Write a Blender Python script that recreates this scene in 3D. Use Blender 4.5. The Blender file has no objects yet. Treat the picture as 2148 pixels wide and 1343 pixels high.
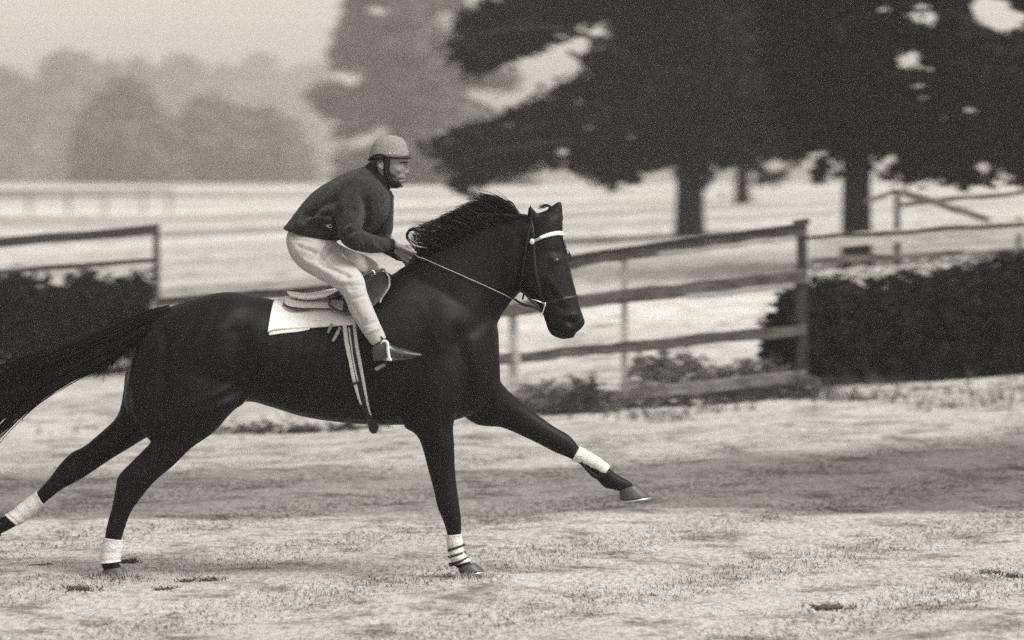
import bpy, bmesh, math, random
import numpy as np
from mathutils import Vector, Matrix
from mathutils.bvhtree import BVHTree

rng = np.random.default_rng(7)
random.seed(7)
C = bpy.context.scene.collection
R = math.radians

# ------------------------------------------------------------ camera, world, sun
FPX = 8200.0; CAMZ = 1.96; V0 = 400.0
cam = bpy.data.cameras.new('camera'); co = bpy.data.objects.new('camera', cam); C.objects.link(co)
co.location = (0, -20, CAMZ); co.rotation_euler = (R(90), 0, 0)
cam.sensor_width = 36; cam.lens = FPX/2148*36
cam.shift_y = -(671.5-V0)/2148
cam.clip_start = 0.5; cam.clip_end = 3000
cam.dof.use_dof = True; cam.dof.focus_distance = 19.9; cam.dof.aperture_fstop = 2.6
cam.dof.aperture_ratio = 0.6
bpy.context.scene.camera = co

SUN_DIR = Vector((0.50, -0.30, 0.80)).normalized()     # towards the sun
world = bpy.data.worlds.new('World'); bpy.context.scene.world = world; world.use_nodes = True
nt = world.node_tree; nt.nodes.clear()
sky = nt.nodes.new('ShaderNodeTexSky'); sky.sky_type = 'NISHITA'; sky.sun_disc = False
sky.sun_elevation = math.asin(SUN_DIR.z); sky.sun_rotation = math.atan2(SUN_DIR.x, SUN_DIR.y)
sky.dust_density = 4.0; sky.air_density = 1.0
bw = nt.nodes.new('ShaderNodeRGBToBW'); tint = nt.nodes.new('ShaderNodeMixRGB'); tint.blend_type = 'MULTIPLY'
tint.inputs[0].default_value = 1; tint.inputs[2].default_value = (1.0, .96, .91, 1)
bg = nt.nodes.new('ShaderNodeBackground'); bg.inputs[1].default_value = 0.15
out = nt.nodes.new('ShaderNodeOutputWorld')
nt.links.new(sky.outputs[0], bw.inputs[0]); nt.links.new(bw.outputs[0], tint.inputs[1])
nt.links.new(tint.outputs[0], bg.inputs[0]); nt.links.new(bg.outputs[0], out.inputs[0])
sl = bpy.data.lights.new('sun', 'SUN'); sl.energy = 1.5; sl.angle = R(18); sl.color = (1, .96, .91)
so = bpy.data.objects.new('sun', sl); C.objects.link(so)
so.rotation_euler = (-SUN_DIR).to_track_quat('-Z', 'Y').to_euler(); so.location = (5, -10, 12)
sc = bpy.context.scene
sc.view_settings.view_transform = 'Standard'; sc.view_settings.look = 'None'
sc.view_settings.exposure = 0.9; sc.view_settings.gamma = 1
sc.cycles.use_denoising = False
sc.cycles.max_bounces = 6; sc.cycles.volume_bounces = 1; sc.cycles.volume_max_steps = 64
HAZE_DENSITY = 0.00065

# ------------------------------------------------------------ helpers
def P(u, v, y=0.0):
    """photograph pixel + world depth y -> world point"""
    d = y + 20.0
    return Vector(((u-1074.0)/FPX*d, y, CAMZ-(v-V0)/FPX*d))

def lin(s): return (s/255.0)**2.2

def mat(name, g, rough=.8, var=0.0, scale=8.0, bump=0.0, bscale=None, spec=.3, sheen=0.0, detail=4,
        stretch=(1, 1, 1), metal=0.0, trans=0.0, coat=0.0):
    m = bpy.data.materials.new(name); m.use_nodes = True
    n = m.node_tree.nodes; l = m.node_tree.links; b = n['Principled BSDF']
    b.inputs['Roughness'].default_value = rough
    b.inputs['Specular IOR Level'].default_value = spec
    b.inputs['Metallic'].default_value = metal
    b.inputs['Sheen Weight'].default_value = sheen
    b.inputs['Sheen Roughness'].default_value = .4
    b.inputs['Coat Weight'].default_value = coat
    t = (1.0, .985, .965)
    tc = n.new('ShaderNodeTexCoord'); mp = n.new('ShaderNodeMapping'); mp.inputs['Scale'].default_value = stretch
    l.new(tc.outputs['Object'], mp.inputs[0])
    if var > 0:
        no = n.new('ShaderNodeTexNoise'); no.inputs['Scale'].default_value = scale; no.inputs['Detail'].default_value = detail
        no.inputs['Roughness'].default_value = .65
        l.new(mp.outputs[0], no.inputs[0])
        r = n.new('ShaderNodeValToRGB'); r.color_ramp.elements[0].position = .3; r.color_ramp.elements[1].position = .7
        a, c = g*(1-var), g*(1+var)
        r.color_ramp.elements[0].color = (a*t[0], a*t[1], a*t[2], 1); r.color_ramp.elements[1].color = (c*t[0], c*t[1], c*t[2], 1)
        l.new(no.outputs[0], r.inputs[0]); l.new(r.outputs[0], b.inputs['Base Color'])
    else:
        b.inputs['Base Color'].default_value = (g*t[0], g*t[1], g*t[2], 1)
    if bump > 0:
        n2 = n.new('ShaderNodeTexNoise'); n2.inputs['Scale'].default_value = bscale or scale*3; n2.inputs['Detail'].default_value = 5
        l.new(mp.outputs[0], n2.inputs[0])
        bu = n.new('ShaderNodeBump'); bu.inputs['Strength'].default_value = bump; bu.inputs['Distance'].default_value = .02
        l.new(n2.outputs[0], bu.inputs['Height']); l.new(bu.outputs[0], b.inputs['Normal'])
    return m

def tag(o, label=None, cat=None, group=None, kind=None):
    if label: o['label'] = label
    if cat: o['category'] = cat
    if group: o['group'] = group
    if kind: o['kind'] = kind
    return o

def link_mesh(name, verts, faces, m, parent=None, smooth=True):
    me = bpy.data.meshes.new(name); me.from_pydata([tuple(v) for v in verts], [], [tuple(f) for f in faces]); me.update()
    if smooth:
        me.polygons.foreach_set('use_smooth', [True]*len(me.polygons))
    o = bpy.data.objects.new(name, me); C.objects.link(o)
    if m: me.materials.append(m)
    if parent: o.parent = parent
    return o

def link_quads(name, V, n_per, m, parent=None):
    """V: (N*n_per,3) array, faces of n_per consecutive verts"""
    nf = len(V)//n_per
    me = bpy.data.meshes.new(name)
    me.vertices.add(len(V)); me.vertices.foreach_set('co', V.astype(np.float32).ravel())
    me.loops.add(nf*n_per); me.loops.foreach_set('vertex_index', np.arange(nf*n_per, dtype=np.int32))
    me.polygons.add(nf); me.polygons.foreach_set('loop_start', np.arange(0, nf*n_per, n_per, dtype=np.int32))
    me.polygons.foreach_set('loop_total', np.full(nf, n_per, dtype=np.int32))
    me.update(calc_edges=True); me.validate()
    me.materials.append(m)
    o = bpy.data.objects.new(name, me); C.objects.link(o)
    if parent: o.parent = parent
    return o

def empty(name, loc=(0, 0, 0)):
    o = bpy.data.objects.new(name, None); C.objects.link(o); o.location = loc
    o.empty_display_size = .2
    return o

class MB:
    """collects verts and faces of one mesh"""
    def __init__(s): s.v = []; s.f = []
    def add(s, v, f):
        b = len(s.v); s.v += [Vector(x) for x in v]; s.f += [tuple(b+i for i in q) for q in f]
    def build(s, name, m, parent=None, smooth=True):
        off = Vector(parent.matrix_basis.translation) if (parent is not None and parent.parent is None) else Vector((0, 0, 0))
        return link_mesh(name, [x-off for x in s.v], s.f, m, parent, smooth)

def catmull(keys, sub):
    K = np.array(keys, float); n = len(K); outp = []
    for i in range(n-1):
        p0 = K[max(i-1, 0)]; p1 = K[i]; p2 = K[i+1]; p3 = K[min(i+2, n-1)]
        for j in range(sub):
            t = j/sub
            outp.append(.5*((2*p1)+(-p0+p2)*t+(2*p0-5*p1+4*p2-p3)*t*t+(-p0+3*p1-3*p2+p3)*t**3))
    outp.append(K[-1]); return np.array(outp)

def loft(mb, secs, sub=4, n=20, power=1.0, capr=True):
    """secs: (u1,v1,u2,v2,hw,yc): outline pair in the side view, half width across, centre depth"""
    K = catmull(secs, sub); rings = []
    for k in K:
        u1, v1, u2, v2, hw, yc = k
        a = P(u1, v1, yc); b = P(u2, v2, yc); c = (a+b)/2; h = (a-b)/2
        ring = []
        for i in range(n):
            th = 2*math.pi*i/n
            cs, sn = math.cos(th), math.sin(th)
            if power != 1:
                cs = math.copysign(abs(cs)**power, cs); sn = math.copysign(abs(sn)**power, sn)
            ring.append(c+h*cs+Vector((0, max(hw, .002)*sn, 0)))
        rings.append(ring)
    base = len(mb.v)
    for r in rings: mb.v += r
    m = len(rings)
    for i in range(m-1):
        for j in range(n):
            a = base+i*n+j; b = base+i*n+(j+1) % n
            mb.f.append((a, b, b+n, a+n))
    mb.f.append(tuple(base+j for j in range(n))[::-1]); mb.f.append(tuple(base+(m-1)*n+j for j in range(n)))

def tube(mb, pts, rad, n=8, sub=0):
    pts = [Vector(p) for p in pts]
    if not hasattr(rad, '__len__'): rad = [rad]*len(pts)
    if sub:
        K = catmull([tuple(p)+(r,) for p, r in zip(pts, rad)], sub)
        pts = [Vector(k[:3]) for k in K]; rad = [max(k[3], .0004) for k in K]
    base = len(mb.v); up = Vector((0, 0, 1)); m = len(pts)
    t0 = (pts[1]-pts[0]).normalized()
    nrm = t0.orthogonal().normalized()
    for i, p in enumerate(pts):
        t = (pts[min(i+1, m-1)]-pts[max(i-1, 0)])
        if t.length < 1e-9: t = t0.copy()
        t.normalize()
        nrm = (nrm-t*nrm.dot(t))
        if nrm.length < 1e-6: nrm = t.orthogonal()
        nrm.normalize(); bn = t.cross(nrm)
        for j in range(n):
            a = 2*math.pi*j/n
            mb.v.append(p+(nrm*math.cos(a)+bn*math.sin(a))*rad[i])
    for i in range(m-1):
        for j in range(n):
            a = base+i*n+j; b = base+i*n+(j+1) % n
            mb.f.append((a, b, b+n, a+n))
    mb.f.append(tuple(base+j for j in range(n))[::-1]); mb.f.append(tuple(base+(m-1)*n+j for j in range(n)))

def ellip(mb, c, r, rot=None, n=14, m=9):
    c = Vector(c); base = len(mb.v); M = rot or Matrix.Identity(3)
    for i in range(1, m):
        ph = math.pi*i/m
        for j in range(n):
            th = 2*math.pi*j/n
            mb.v.append(c+M @ Vector((r[0]*math.sin(ph)*math.cos(th), r[1]*math.sin(ph)*math.sin(th), r[2]*math.cos(ph))))
    top = len(mb.v); mb.v.append(c+M @ Vector((0, 0, r[2]))); mb.v.append(c-M @ Vector((0, 0, r[2])))
    for i in range(m-2):
        for j in range(n):
            a = base+i*n+j; b = base+i*n+(j+1) % n
            mb.f.append((a, a+n, b+n, b))
    for j in range(n):
        mb.f.append((top, base+j, base+(j+1) % n))
        mb.f.append((top+1, base+(m-2)*n+(j+1) % n, base+(m-2)*n+j))

def box(mb, a, b, w, h, tw=None, th=None):
    """beam from a to b: width w across y, height h"""
    a = Vector(a); b = Vector(b); t = (b-a).normalized()
    s = t.cross(Vector((0, 0, 1)))
    if s.length < .05: s = Vector((0, 1, 0)).cross(t)
    s.normalize(); up = s.cross(t).normalized()
    tw = tw or w; th = th or h; v = []
    for p, ww, hh in ((a, w, h), (b, tw, th)):
        for i, j in ((-1, -1), (1, -1), (1, 1), (-1, 1)):
            v.append(p+s*(i*ww/2)+up*(j*hh/2))
    mb.add(v, [(3, 2, 1, 0), (4, 5, 6, 7), (0, 1, 5, 4), (1, 2, 6, 5), (2, 3, 7, 6), (3, 0, 4, 7)])

def fuse(mb, voxel, smooth=3, fac=.5):
    """one continuous skin over all the overlapping volumes of mb"""
    me = bpy.data.meshes.new('t'); me.from_pydata([tuple(v) for v in mb.v], [], mb.f); me.update()
    bm = bmesh.new(); bm.from_mesh(me); bmesh.ops.recalc_face_normals(bm, faces=bm.faces); bm.to_mesh(me); bm.free()
    o = bpy.data.objects.new('t', me); C.objects.link(o)
    r = o.modifiers.new('r', 'REMESH'); r.mode = 'VOXEL'; r.voxel_size = voxel
    if smooth:
        s = o.modifiers.new('s', 'SMOOTH'); s.iterations = smooth; s.factor = fac
    dg = bpy.context.evaluated_depsgraph_get()
    me2 = bpy.data.meshes.new_from_object(o.evaluated_get(dg))
    bpy.data.objects.remove(o); bpy.data.meshes.remove(me)
    me2.polygons.foreach_set('use_smooth', [True]*len(me2.polygons))
    return me2

def arr(me):
    n = len(me.vertices); a = np.empty(n*3, np.float32); me.vertices.foreach_get('co', a)
    b = np.empty(n*3, np.float32); me.vertices.foreach_get('normal', b)
    return a.reshape(-1, 3).astype(float), b.reshape(-1, 3).astype(float)

def brush(V, N, strokes, px=410.0):
    """strokes: (u1,v1,u2,v2,radius_px,amount_m,side)  side -1 near, +1 far, 0 both"""
    for u1, v1, u2, v2, r, amt, side in strokes:
        sgn = side if side else -1
        A = P(u1, v1, sgn*.15); B = P(u2, v2, sgn*.15)
        a = np.array([A.x, A.z]); b = np.array([B.x, B.z]); ab = b-a; L = max(ab @ ab, 1e-9)
        q = V[:, [0, 2]]; t = np.clip(((q-a) @ ab)/L, 0, 1)
        d2 = ((q-a-t[:, None]*ab)**2).sum(1); w = np.exp(-d2/(r/px)**2)
        sd = np.clip(N[:, 1]*(side if side else 1), 0, 1) if side else np.abs(N[:, 1])
        V += N*(w*sd*amt)[:, None]
    return V

def set_arr(me, V): me.vertices.foreach_set('co', V.astype(np.float32).ravel()); me.update()

def mesh_obj(name, me, m, parent=None):
    me.materials.clear(); me.materials.append(m); me.name = name
    o = bpy.data.objects.new(name, me); C.objects.link(o)
    if parent: o.parent = parent
    return o

def bvh_of(me):
    return BVHTree.FromPolygons([v.co.copy() for v in me.vertices], [tuple(p.vertices) for p in me.polygons])

CAM = Vector((0, -20, CAMZ))
def onto(bv, u, v, off=0.0, fallback=0.0):
    d = (P(u, v, 0)-CAM).normalized()
    h, nn, i, dist = bv.ray_cast(CAM, d)
    if h is None: return P(u, v, fallback), None
    if nn.dot(d) > 0: nn = -nn
    return h+nn*off, nn

def ribbon(mb, bv, pts, off, thick=.004, sub=5, cross=3, fallback=0.0):
    """strap lying on a surface: pts = (u,v,width_px)"""
    K = catmull(pts, sub); rows = []; last = fallback
    for i, k in enumerate(K):
        a = K[max(i-1, 0)]; b = K[min(i+1, len(K)-1)]
        t = np.array([b[0]-a[0], b[1]-a[1]]); t /= (np.linalg.norm(t)+1e-9); nx, ny = -t[1], t[0]
        row = []
        for j in range(cross+1):
            s = (j/cross-.5)*k[2]
            p, nn = onto(bv, k[0]+nx*s, k[1]+ny*s, off, last)
            if nn is not None: last = p.y
            row.append(p)
        rows.append(row)
    base = len(mb.v); w = cross+1; m = len(rows)
    for r in rows: mb.v += r
    for r in rows: mb.v += [p+(p-CAM).normalized()*thick for p in r]
    h = m*w
    for i in range(m-1):
        for j in range(cross):
            a = base+i*w+j
            mb.f.append((a, a+1, a+w+1, a+w)); mb.f.append((a+h, a+w+h, a+w+1+h, a+1+h))
        a = base+i*w; mb.f.append((a, a+w, a+w+h, a+h)); a += cross; mb.f.append((a, a+h, a+w+h, a+w))
    for j in range(cross):
        a = base+j; mb.f.append((a, a+h, a+1+h, a+1)); a = base+(m-1)*w+j; mb.f.append((a, a+1, a+1+h, a+h))

# ------------------------------------------------------------ materials
def ground_mat():
    m = bpy.data.materials.new('dry_turf'); m.use_nodes = True
    n = m.node_tree.nodes; l = m.node_tree.links; b = n['Principled BSDF']
    b.inputs['Roughness'].default_value = .95; b.inputs['Specular IOR Level'].default_value = .1
    g = n.new('ShaderNodeNewGeometry'); sp = n.new('ShaderNodeSeparateXYZ'); l.new(g.outputs['Position'], sp.inputs[0])
    def math_(op, a, bb=None, cl=False):
        x = n.new('ShaderNodeMath'); x.operation = op; x.use_clamp = cl
        for i, q in enumerate((a, bb)):
            if q is None: continue
            if isinstance(q, (int, float)): x.inputs[i].default_value = q
            else: l.new(q, x.inputs[i])
        return x.outputs[0]
    def noise(scale, sx, sy, det=4, ro=.6):
        mp = n.new('ShaderNodeMapping'); mp.inputs['Scale'].default_value = (sx, sy, 1)
        l.new(g.outputs['Position'], mp.inputs[0])
        t = n.new('ShaderNodeTexNoise'); t.inputs['Scale'].default_value = scale; t.inputs['Detail'].default_value = det
        t.inputs['Roughness'].default_value = ro; l.new(mp.outputs[0], t.inputs[0]); return t.outputs[0]
    X, Y = sp.outputs[0], sp.outputs[1]
    nb = noise(.5, 1, 1.2, 5)                      # edge wander
    wob = math_('MULTIPLY', math_('SUBTRACT', nb, .5), 3.4)
    Yw = math_('ADD', Y, wob)
    # darker strip that crosses the track
    xs = math_('MULTIPLY', math_('MAXIMUM', X, 0.0), .28)
    lo = math_('DIVIDE', math_('SUBTRACT', Yw, math_('ADD', 3.1, xs)), .45, True)
    xh = math_('MULTIPLY', math_('MAXIMUM', X, 0.0), .62)
    hi = math_('DIVIDE', math_('SUBTRACT', math_('ADD', 8.4, xh), Yw), 1.5, True)
    strip = math_('MULTIPLY', lo, hi)
    xr = math_('MULTIPLY_ADD', math_('ABSOLUTE', math_('ADD', X, .8)), .1); 
    n[xr.node.name].inputs[2].default_value = .62
    strip = math_('MULTIPLY', strip, math_('MINIMUM', xr, .95))
    # mottling at several sizes, drawn out along the direction of the track
    n1 = noise(2.4, 1, .5, 6, .7); n2 = noise(.45, .7, 1.0, 5, .65); n3 = noise(13, 1, .34, 5, .75)
    r1 = n.new('ShaderNodeMapRange'); l.new(n1, r1.inputs[0]); r1.inputs[1].default_value = .36; r1.inputs[2].default_value = .60
    r3 = n.new('ShaderNodeMapRange'); l.new(n3, r3.inputs[0]); r3.inputs[1].default_value = .32; r3.inputs[2].default_value = .64
    r2 = n.new('ShaderNodeMapRange'); l.new(n2, r2.inputs[0]); r2.inputs[1].default_value = .35; r2.inputs[2].default_value = .65
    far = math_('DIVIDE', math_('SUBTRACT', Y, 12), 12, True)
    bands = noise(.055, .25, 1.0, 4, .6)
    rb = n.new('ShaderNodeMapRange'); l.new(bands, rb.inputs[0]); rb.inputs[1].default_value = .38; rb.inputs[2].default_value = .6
    # value
    v = math_('MULTIPLY_ADD', r1.outputs[0], .13); n[v.node.name].inputs[2].default_value = .17
    v = math_('MULTIPLY_ADD', r3.outputs[0], .11); n[v.node.name].inputs[2].default_value = 0
    v = math_('ADD', v, math_('MULTIPLY_ADD', r1.outputs[0], .12))
    v = math_('ADD', v, math_('MULTIPLY', r2.outputs[0], .09))
    v = math_('ADD', v, .035)
    n5 = noise(2.6, .8, .62, 6, .74); r5 = n.new('ShaderNodeMapRange'); l.new(n5, r5.inputs[0]); r5.inputs[1].default_value = .37; r5.inputs[2].default_value = .50
    r5.inputs[3].default_value = .40; r5.inputs[4].default_value = 1.0
    n6 = noise(30, 1, .3, 3, .7); r6 = n.new('ShaderNodeMapRange'); l.new(n6, r6.inputs[0]); r6.inputs[1].default_value = .36; r6.inputs[2].default_value = .56
    r6.inputs[3].default_value = .68; r6.inputs[4].default_value = 1.08
    v = math_('MULTIPLY', math_('MULTIPLY', v, r5.outputs[0]), r6.outputs[0])
    v = math_('MULTIPLY', v, math_('SUBTRACT', 1.0, math_('MULTIPLY', strip, .68)))
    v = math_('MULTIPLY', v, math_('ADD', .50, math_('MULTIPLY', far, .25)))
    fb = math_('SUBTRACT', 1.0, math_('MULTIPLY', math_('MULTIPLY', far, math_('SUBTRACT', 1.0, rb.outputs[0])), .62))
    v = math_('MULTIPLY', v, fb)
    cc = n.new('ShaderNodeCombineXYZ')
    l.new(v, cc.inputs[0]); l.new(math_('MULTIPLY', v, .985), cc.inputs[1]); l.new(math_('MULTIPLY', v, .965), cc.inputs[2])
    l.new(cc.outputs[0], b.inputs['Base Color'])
    bu = n.new('ShaderNodeBump'); bu.inputs['Strength'].default_value = .8; bu.inputs['Distance'].default_value = .03
    l.new(n3, bu.inputs['Height']); l.new(bu.outputs[0], b.inputs['Normal'])
    return m

M = {}
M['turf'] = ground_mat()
M['horse'] = mat('horse_coat', .0035, .5, .35, 5, .10, 120, spec=.13)
M['hair'] = mat('horse_hair', .004, .55, 0, spec=.2)
M['hoof'] = mat('hoof_horn', .05, .45, .35, 30, .1, 80)
M['iron'] = mat('iron_shoe', .55, .3, metal=1)
M['wrap'] = mat('bandage_cloth', .55, .9, .18, 25, .35, 90)
M['wrapdark'] = mat('bandage_tie', .02, .8)
M['sweater'] = mat('wool', .028, .95, .3, 60, .6, 260, spec=.05, sheen=.12)
M['collar'] = mat('wool_collar', .012, .95, .2, 60, .5, 260, spec=.1, sheen=.0)
M['pants'] = mat('breeches_cloth', .36, .9, .06, 14, .3, 30, spec=.1, sheen=.1)
M['skin'] = mat('skin', .15, .5, .18, 30, .1, 120, spec=.4)
M['helmet'] = mat('helmet_felt', .25, .9, .28, 130, .6, 300, spec=.15)
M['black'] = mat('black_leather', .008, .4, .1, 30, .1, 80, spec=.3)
M['leather'] = mat('saddle_leather', .03, .32, .3, 14, .15, 60, spec=.6)
M['leatherlight'] = mat('worn_leather', .22, .5, .3, 25, .2, 80)
M['white'] = mat('white_cloth', .60, .9, .07, 20, .3, 45)
M['panelwhite'] = mat('padded_white_leather', .8, .7, .05, 20, .1, 45)
M['webbing'] = mat('white_webbing', .5, .8, .2, 60, .3, 120)
M['metal'] = mat('bright_metal', .8, .22, metal=1)
M['board'] = mat('weathered_board', .11, .9, .7, 4, .5, 14, stretch=(.6, 3, 6))
M['boardmid'] = mat('grey_board', .22, .9, .5, 4, .5, 14, stretch=(.6, 3, 6))
M['postwood'] = mat('old_post_wood', .03, .9, .6, 4, .6, 18, stretch=(4, 4, .8))
M['boardlight'] = mat('pale_board', .42, .9, .4, 4, .5, 14, stretch=(.6, 3, 6))
M['boarddark'] = mat('under_rail_shade', .035, .9, .4, 4, .4, 14, stretch=(.6, 3, 6))
M['bark'] = mat('bark', .01, .95, .4, 6, .8, 20, stretch=(3, 3, .6))
M['leafdark'] = mat('dark_foliage', .008, .8, .5, 1.5, spec=.15)
M['leafmid'] = mat('hazed_mid_foliage', .10, .85, .5, .6, spec=.15)  # leaves paled to carry part of the mist in their colour
M['leaffar'] = mat('hazed_far_foliage', .105, .9, .4, .3, spec=.1)  # distance haze partly put into the leaf colour
M['brush'] = mat('brush_twigs', .009, .85, .5, 5, spec=.15)
M['weed'] = mat('weed_leaves', .055, .85, .7, 5, spec=.2)
M['soil'] = mat('dark_soil', .07, .95, .4, 20, .6, 60)
M['eye'] = mat('dark_eye', .01, .1, spec=.8)

# ------------------------------------------------------------ ground
BK = [(-80, 0), (8, 0), (16, -.10), (24, .18), (34, .60), (50, .96), (80, 1.3), (130, 1.7), (180, 2.0), (280, 2.4), (480, 2.95), (900, 3.4)]
by = np.array([b[0] for b in BK], float); bz = np.array([b[1] for b in BK], float)
yy = np.linspace(-80, 900, 3921); zz = np.interp(yy, by, bz)
ker = np.hanning(33); ker /= ker.sum(); zp = np.pad(zz, 16, mode='edge'); zz = np.convolve(zp, ker, 'valid')
def gz(x, y):
    base = np.interp(y, yy, zz)
    s = .06*np.clip((np.asarray(y)-6)/10, 0, 1)*np.clip(1-(np.asarray(y)-50)/130, 0, 1)
    return base+s*np.clip(x, -12, 12)
xk = np.sinh(np.linspace(-5.2, 5.2, 240)); xk = xk/xk.max()*760
yk = np.concatenate([np.linspace(-70, -6, 30), np.linspace(-5.5, 24, 200), np.linspace(24.6, 60, 60), np.linspace(62, 880, 90)])
XX, YY = np.meshgrid(xk, yk); ZZ = gz(XX, YY)
ZZ = ZZ+.012*np.sin(XX*1.7+YY*.9)*np.sin(YY*1.3-XX*.6)+.008*np.sin(XX*4.1-YY*2.2)
gv = np.stack([XX, YY, ZZ], -1).reshape(-1, 3); nx_, ny_ = len(xk), len(yk)
gf = [(j*nx_+i, j*nx_+i+1, (j+1)*nx_+i+1, (j+1)*nx_+i) for j in range(ny_-1) for i in range(nx_-1)]
tag(link_mesh('ground', gv, gf, M['turf']), kind='structure')

# short grass blades on the near turf
def blades(name, N, xr, dr, h, w, m, keep=None, power=1.0):
    x = rng.uniform(*xr, N); y = dr[0]+(dr[1]-dr[0])*rng.random(N)**power
    if keep is not None:
        k = keep(x, y); x, y = x[k], y[k]; N = len(x)
    z = gz(x, y)-.006+.012*np.sin(x*1.7+y*.9)*np.sin(y*1.3-x*.6)
    hh = rng.uniform(h[0], h[1], N); a = rng.uniform(0, 2*np.pi, N); lean = rng.uniform(.1, .9, N)*hh; la = rng.uniform(0, 2*np.pi, N)
    ww = rng.uniform(w[0], w[1], N)
    b = np.stack([x, y, z], 1); s = np.stack([np.cos(a), np.sin(a), 0*a], 1)*ww[:, None]
    mid = b+np.stack([np.cos(la)*lean*.35, np.sin(la)*lean*.35, hh*.6], 1)
    tip = b+np.stack([np.cos(la)*lean, np.sin(la)*lean, hh], 1)
    V = np.stack([b-s, b+s, mid+s*.7, tip, mid-s*.7], 1).reshape(-1, 3)
    return link_quads(name, V, 5, m)
tag(blades('grass', 150000, (-4.6, 4.6), (-4.5, 12), (.005, .020), (.002, .005), M['turf'], power=1.2), kind='stuff')
# dark tufts, ragged growth under the fence line
def clumped(x, y):
    c = np.sin(x*2.3+np.sin(y*1.7)*2)+np.sin(x*5.1+y*2.9)*.7+np.sin(y*3.7-x)*.6
    return rng.random(len(x)) < np.clip((c-.1)*.8, .04, 1)*np.clip((x-.2)*.5, .03, .35)*np.where(y > 14.9, 1, .35)
tag(blades('rough_grass', 42000, (-4.5, 6.5), (13.2, 17.0), (.04, .16), (.004, .010), M['weed'], clumped), kind='stuff')

# ------------------------------------------------------------ foliage tools
def pip(poly, p):
    poly = np.array(poly, float); x, y = p[:, 0], p[:, 1]; ins = np.zeros(len(p), bool)
    j = len(poly)-1
    for i in range(len(poly)):
        xi, yi = poly[i]; xj, yj = poly[j]
        c = ((yi > y) != (yj > y)) & (x < (xj-xi)*(y-yi)/(yj-yi+1e-12)+xi); ins ^= c; j = i
    return ins
def edge_dist(poly, p):
    poly = np.array(poly, float); d = np.full(len(p), 1e9)
    for i in range(len(poly)):
        a = poly[i]; b = poly[(i+1) % len(poly)]; ab = b-a; t = np.clip(((p-a) @ ab)/(ab @ ab), 0, 1)
        d = np.minimum(d, np.hypot(*(p-a-t[:, None]*ab).T))
    return d
def poly_clumps(poly, y0, n, dmax, droundk=1.1, holes=()):
    """clump centres through the volume of a crown: outline at depth y0, thicker away from the outline"""
    pl = np.array(poly, float); lo, hi = pl.min(0), pl.max(0); ppm = FPX/(y0+20)
    pts = []
    while len(pts) < n:
        q = rng.uniform(lo, hi, (n*2, 2)); q = q[pip(poly, q)]
        for hu, hv, hr, hr2 in holes:
            q = q[((q[:, 0]-hu)/hr)**2+((q[:, 1]-hv)/hr2)**2 > rng.uniform(.7, 1.25, len(q))]
        pts += list(q)
    pts = np.array(pts[:n]); ed = edge_dist(poly, pts)/ppm
    dep = np.minimum(dmax, ed*droundk+.25)*rng.uniform(-1, 1, n)
    d = y0+20
    x = (pts[:, 0]-1074)/FPX*d; z = CAMZ-(pts[:, 1]-V0)/FPX*d
    return np.stack([x, y0+dep, z], 1)
def leaves(cent, per, rad, size, flat=.6):
    n = len(cent)
    cr = rad*rng.uniform(.5, 1.4, n)
    o = rng.normal(0, 1, (n, per, 3)); o /= np.linalg.norm(o, axis=2, keepdims=True)
    o *= (rng.random((n, per, 1))**.4)*cr[:, None, None]; o[:, :, 2] *= flat
    c = (cent[:, None, :]+o).reshape(-1, 3); N = len(c)
    a = rng.normal(0, 1, (N, 3)); a /= np.linalg.norm(a, axis=1, keepdims=True)
    b = np.cross(a, rng.normal(0, 1, (N, 3))); b /= np.linalg.norm(b, axis=1, keepdims=True)
    s = size*rng.uniform(.5, 1.3, N)[:, None]
    V = np.stack([c-a*s, c-b*s*.5, c+a*s, c+b*s*.5], 1)
    return V.reshape(-1, 3)
def trim(V, poly, holes, fuzz=5, ws=1.0):
    c = V.reshape(-1, 4, 3).mean(1); d = c[:, 1]+20
    q = np.stack([1074+c[:, 0]/d*FPX, V0-(c[:, 2]-CAMZ)/d*FPX], 1)
    ins = pip(poly, q); ed = edge_dist(poly, q)
    wob = 8*np.sin(q[:, 0]*.16+np.sin(q[:, 1]*.13)*2)+7*np.sin(q[:, 1]*.27+q[:, 0]*.09+np.sin(q[:, 0]*.2))+6*np.sin(q[:, 0]*.47-q[:, 1]*.39)+4*np.sin(q[:, 0]*.83+q[:, 1]*.71+np.sin(q[:, 1]*.3))
    wob *= ws
    sd = np.where(ins, -ed, ed)+wob
    keep = sd < rng.exponential(fuzz, len(q))+2
    keep &= (sd < -16*ws) | (rng.random(len(q)) < .5)
    gap = np.sin(q[:, 0]*.12+2*np.sin(q[:, 1]*.07))+np.sin(q[:, 1]*.17+2*np.sin(q[:, 0]*.06+1))+.6*np.sin(q[:, 0]*.33+q[:, 1]*.29)
    keep &= (gap < 1.35+(-sd/ws-16)*.018) | (rng.random(len(q)) < .12)
    for hu, hv, hr, hr2 in holes:
        w2 = wob*.028*min(hr, 22)/max(ws, .1); rr = np.hypot((q[:, 0]-hu+w2)/hr, (q[:, 1]-hv+w2*.6)/hr2); keep &= rr > rng.normal(1.05, .12, len(q))
    return V.reshape(-1, 4, 3)[keep].reshape(-1, 3)
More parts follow.
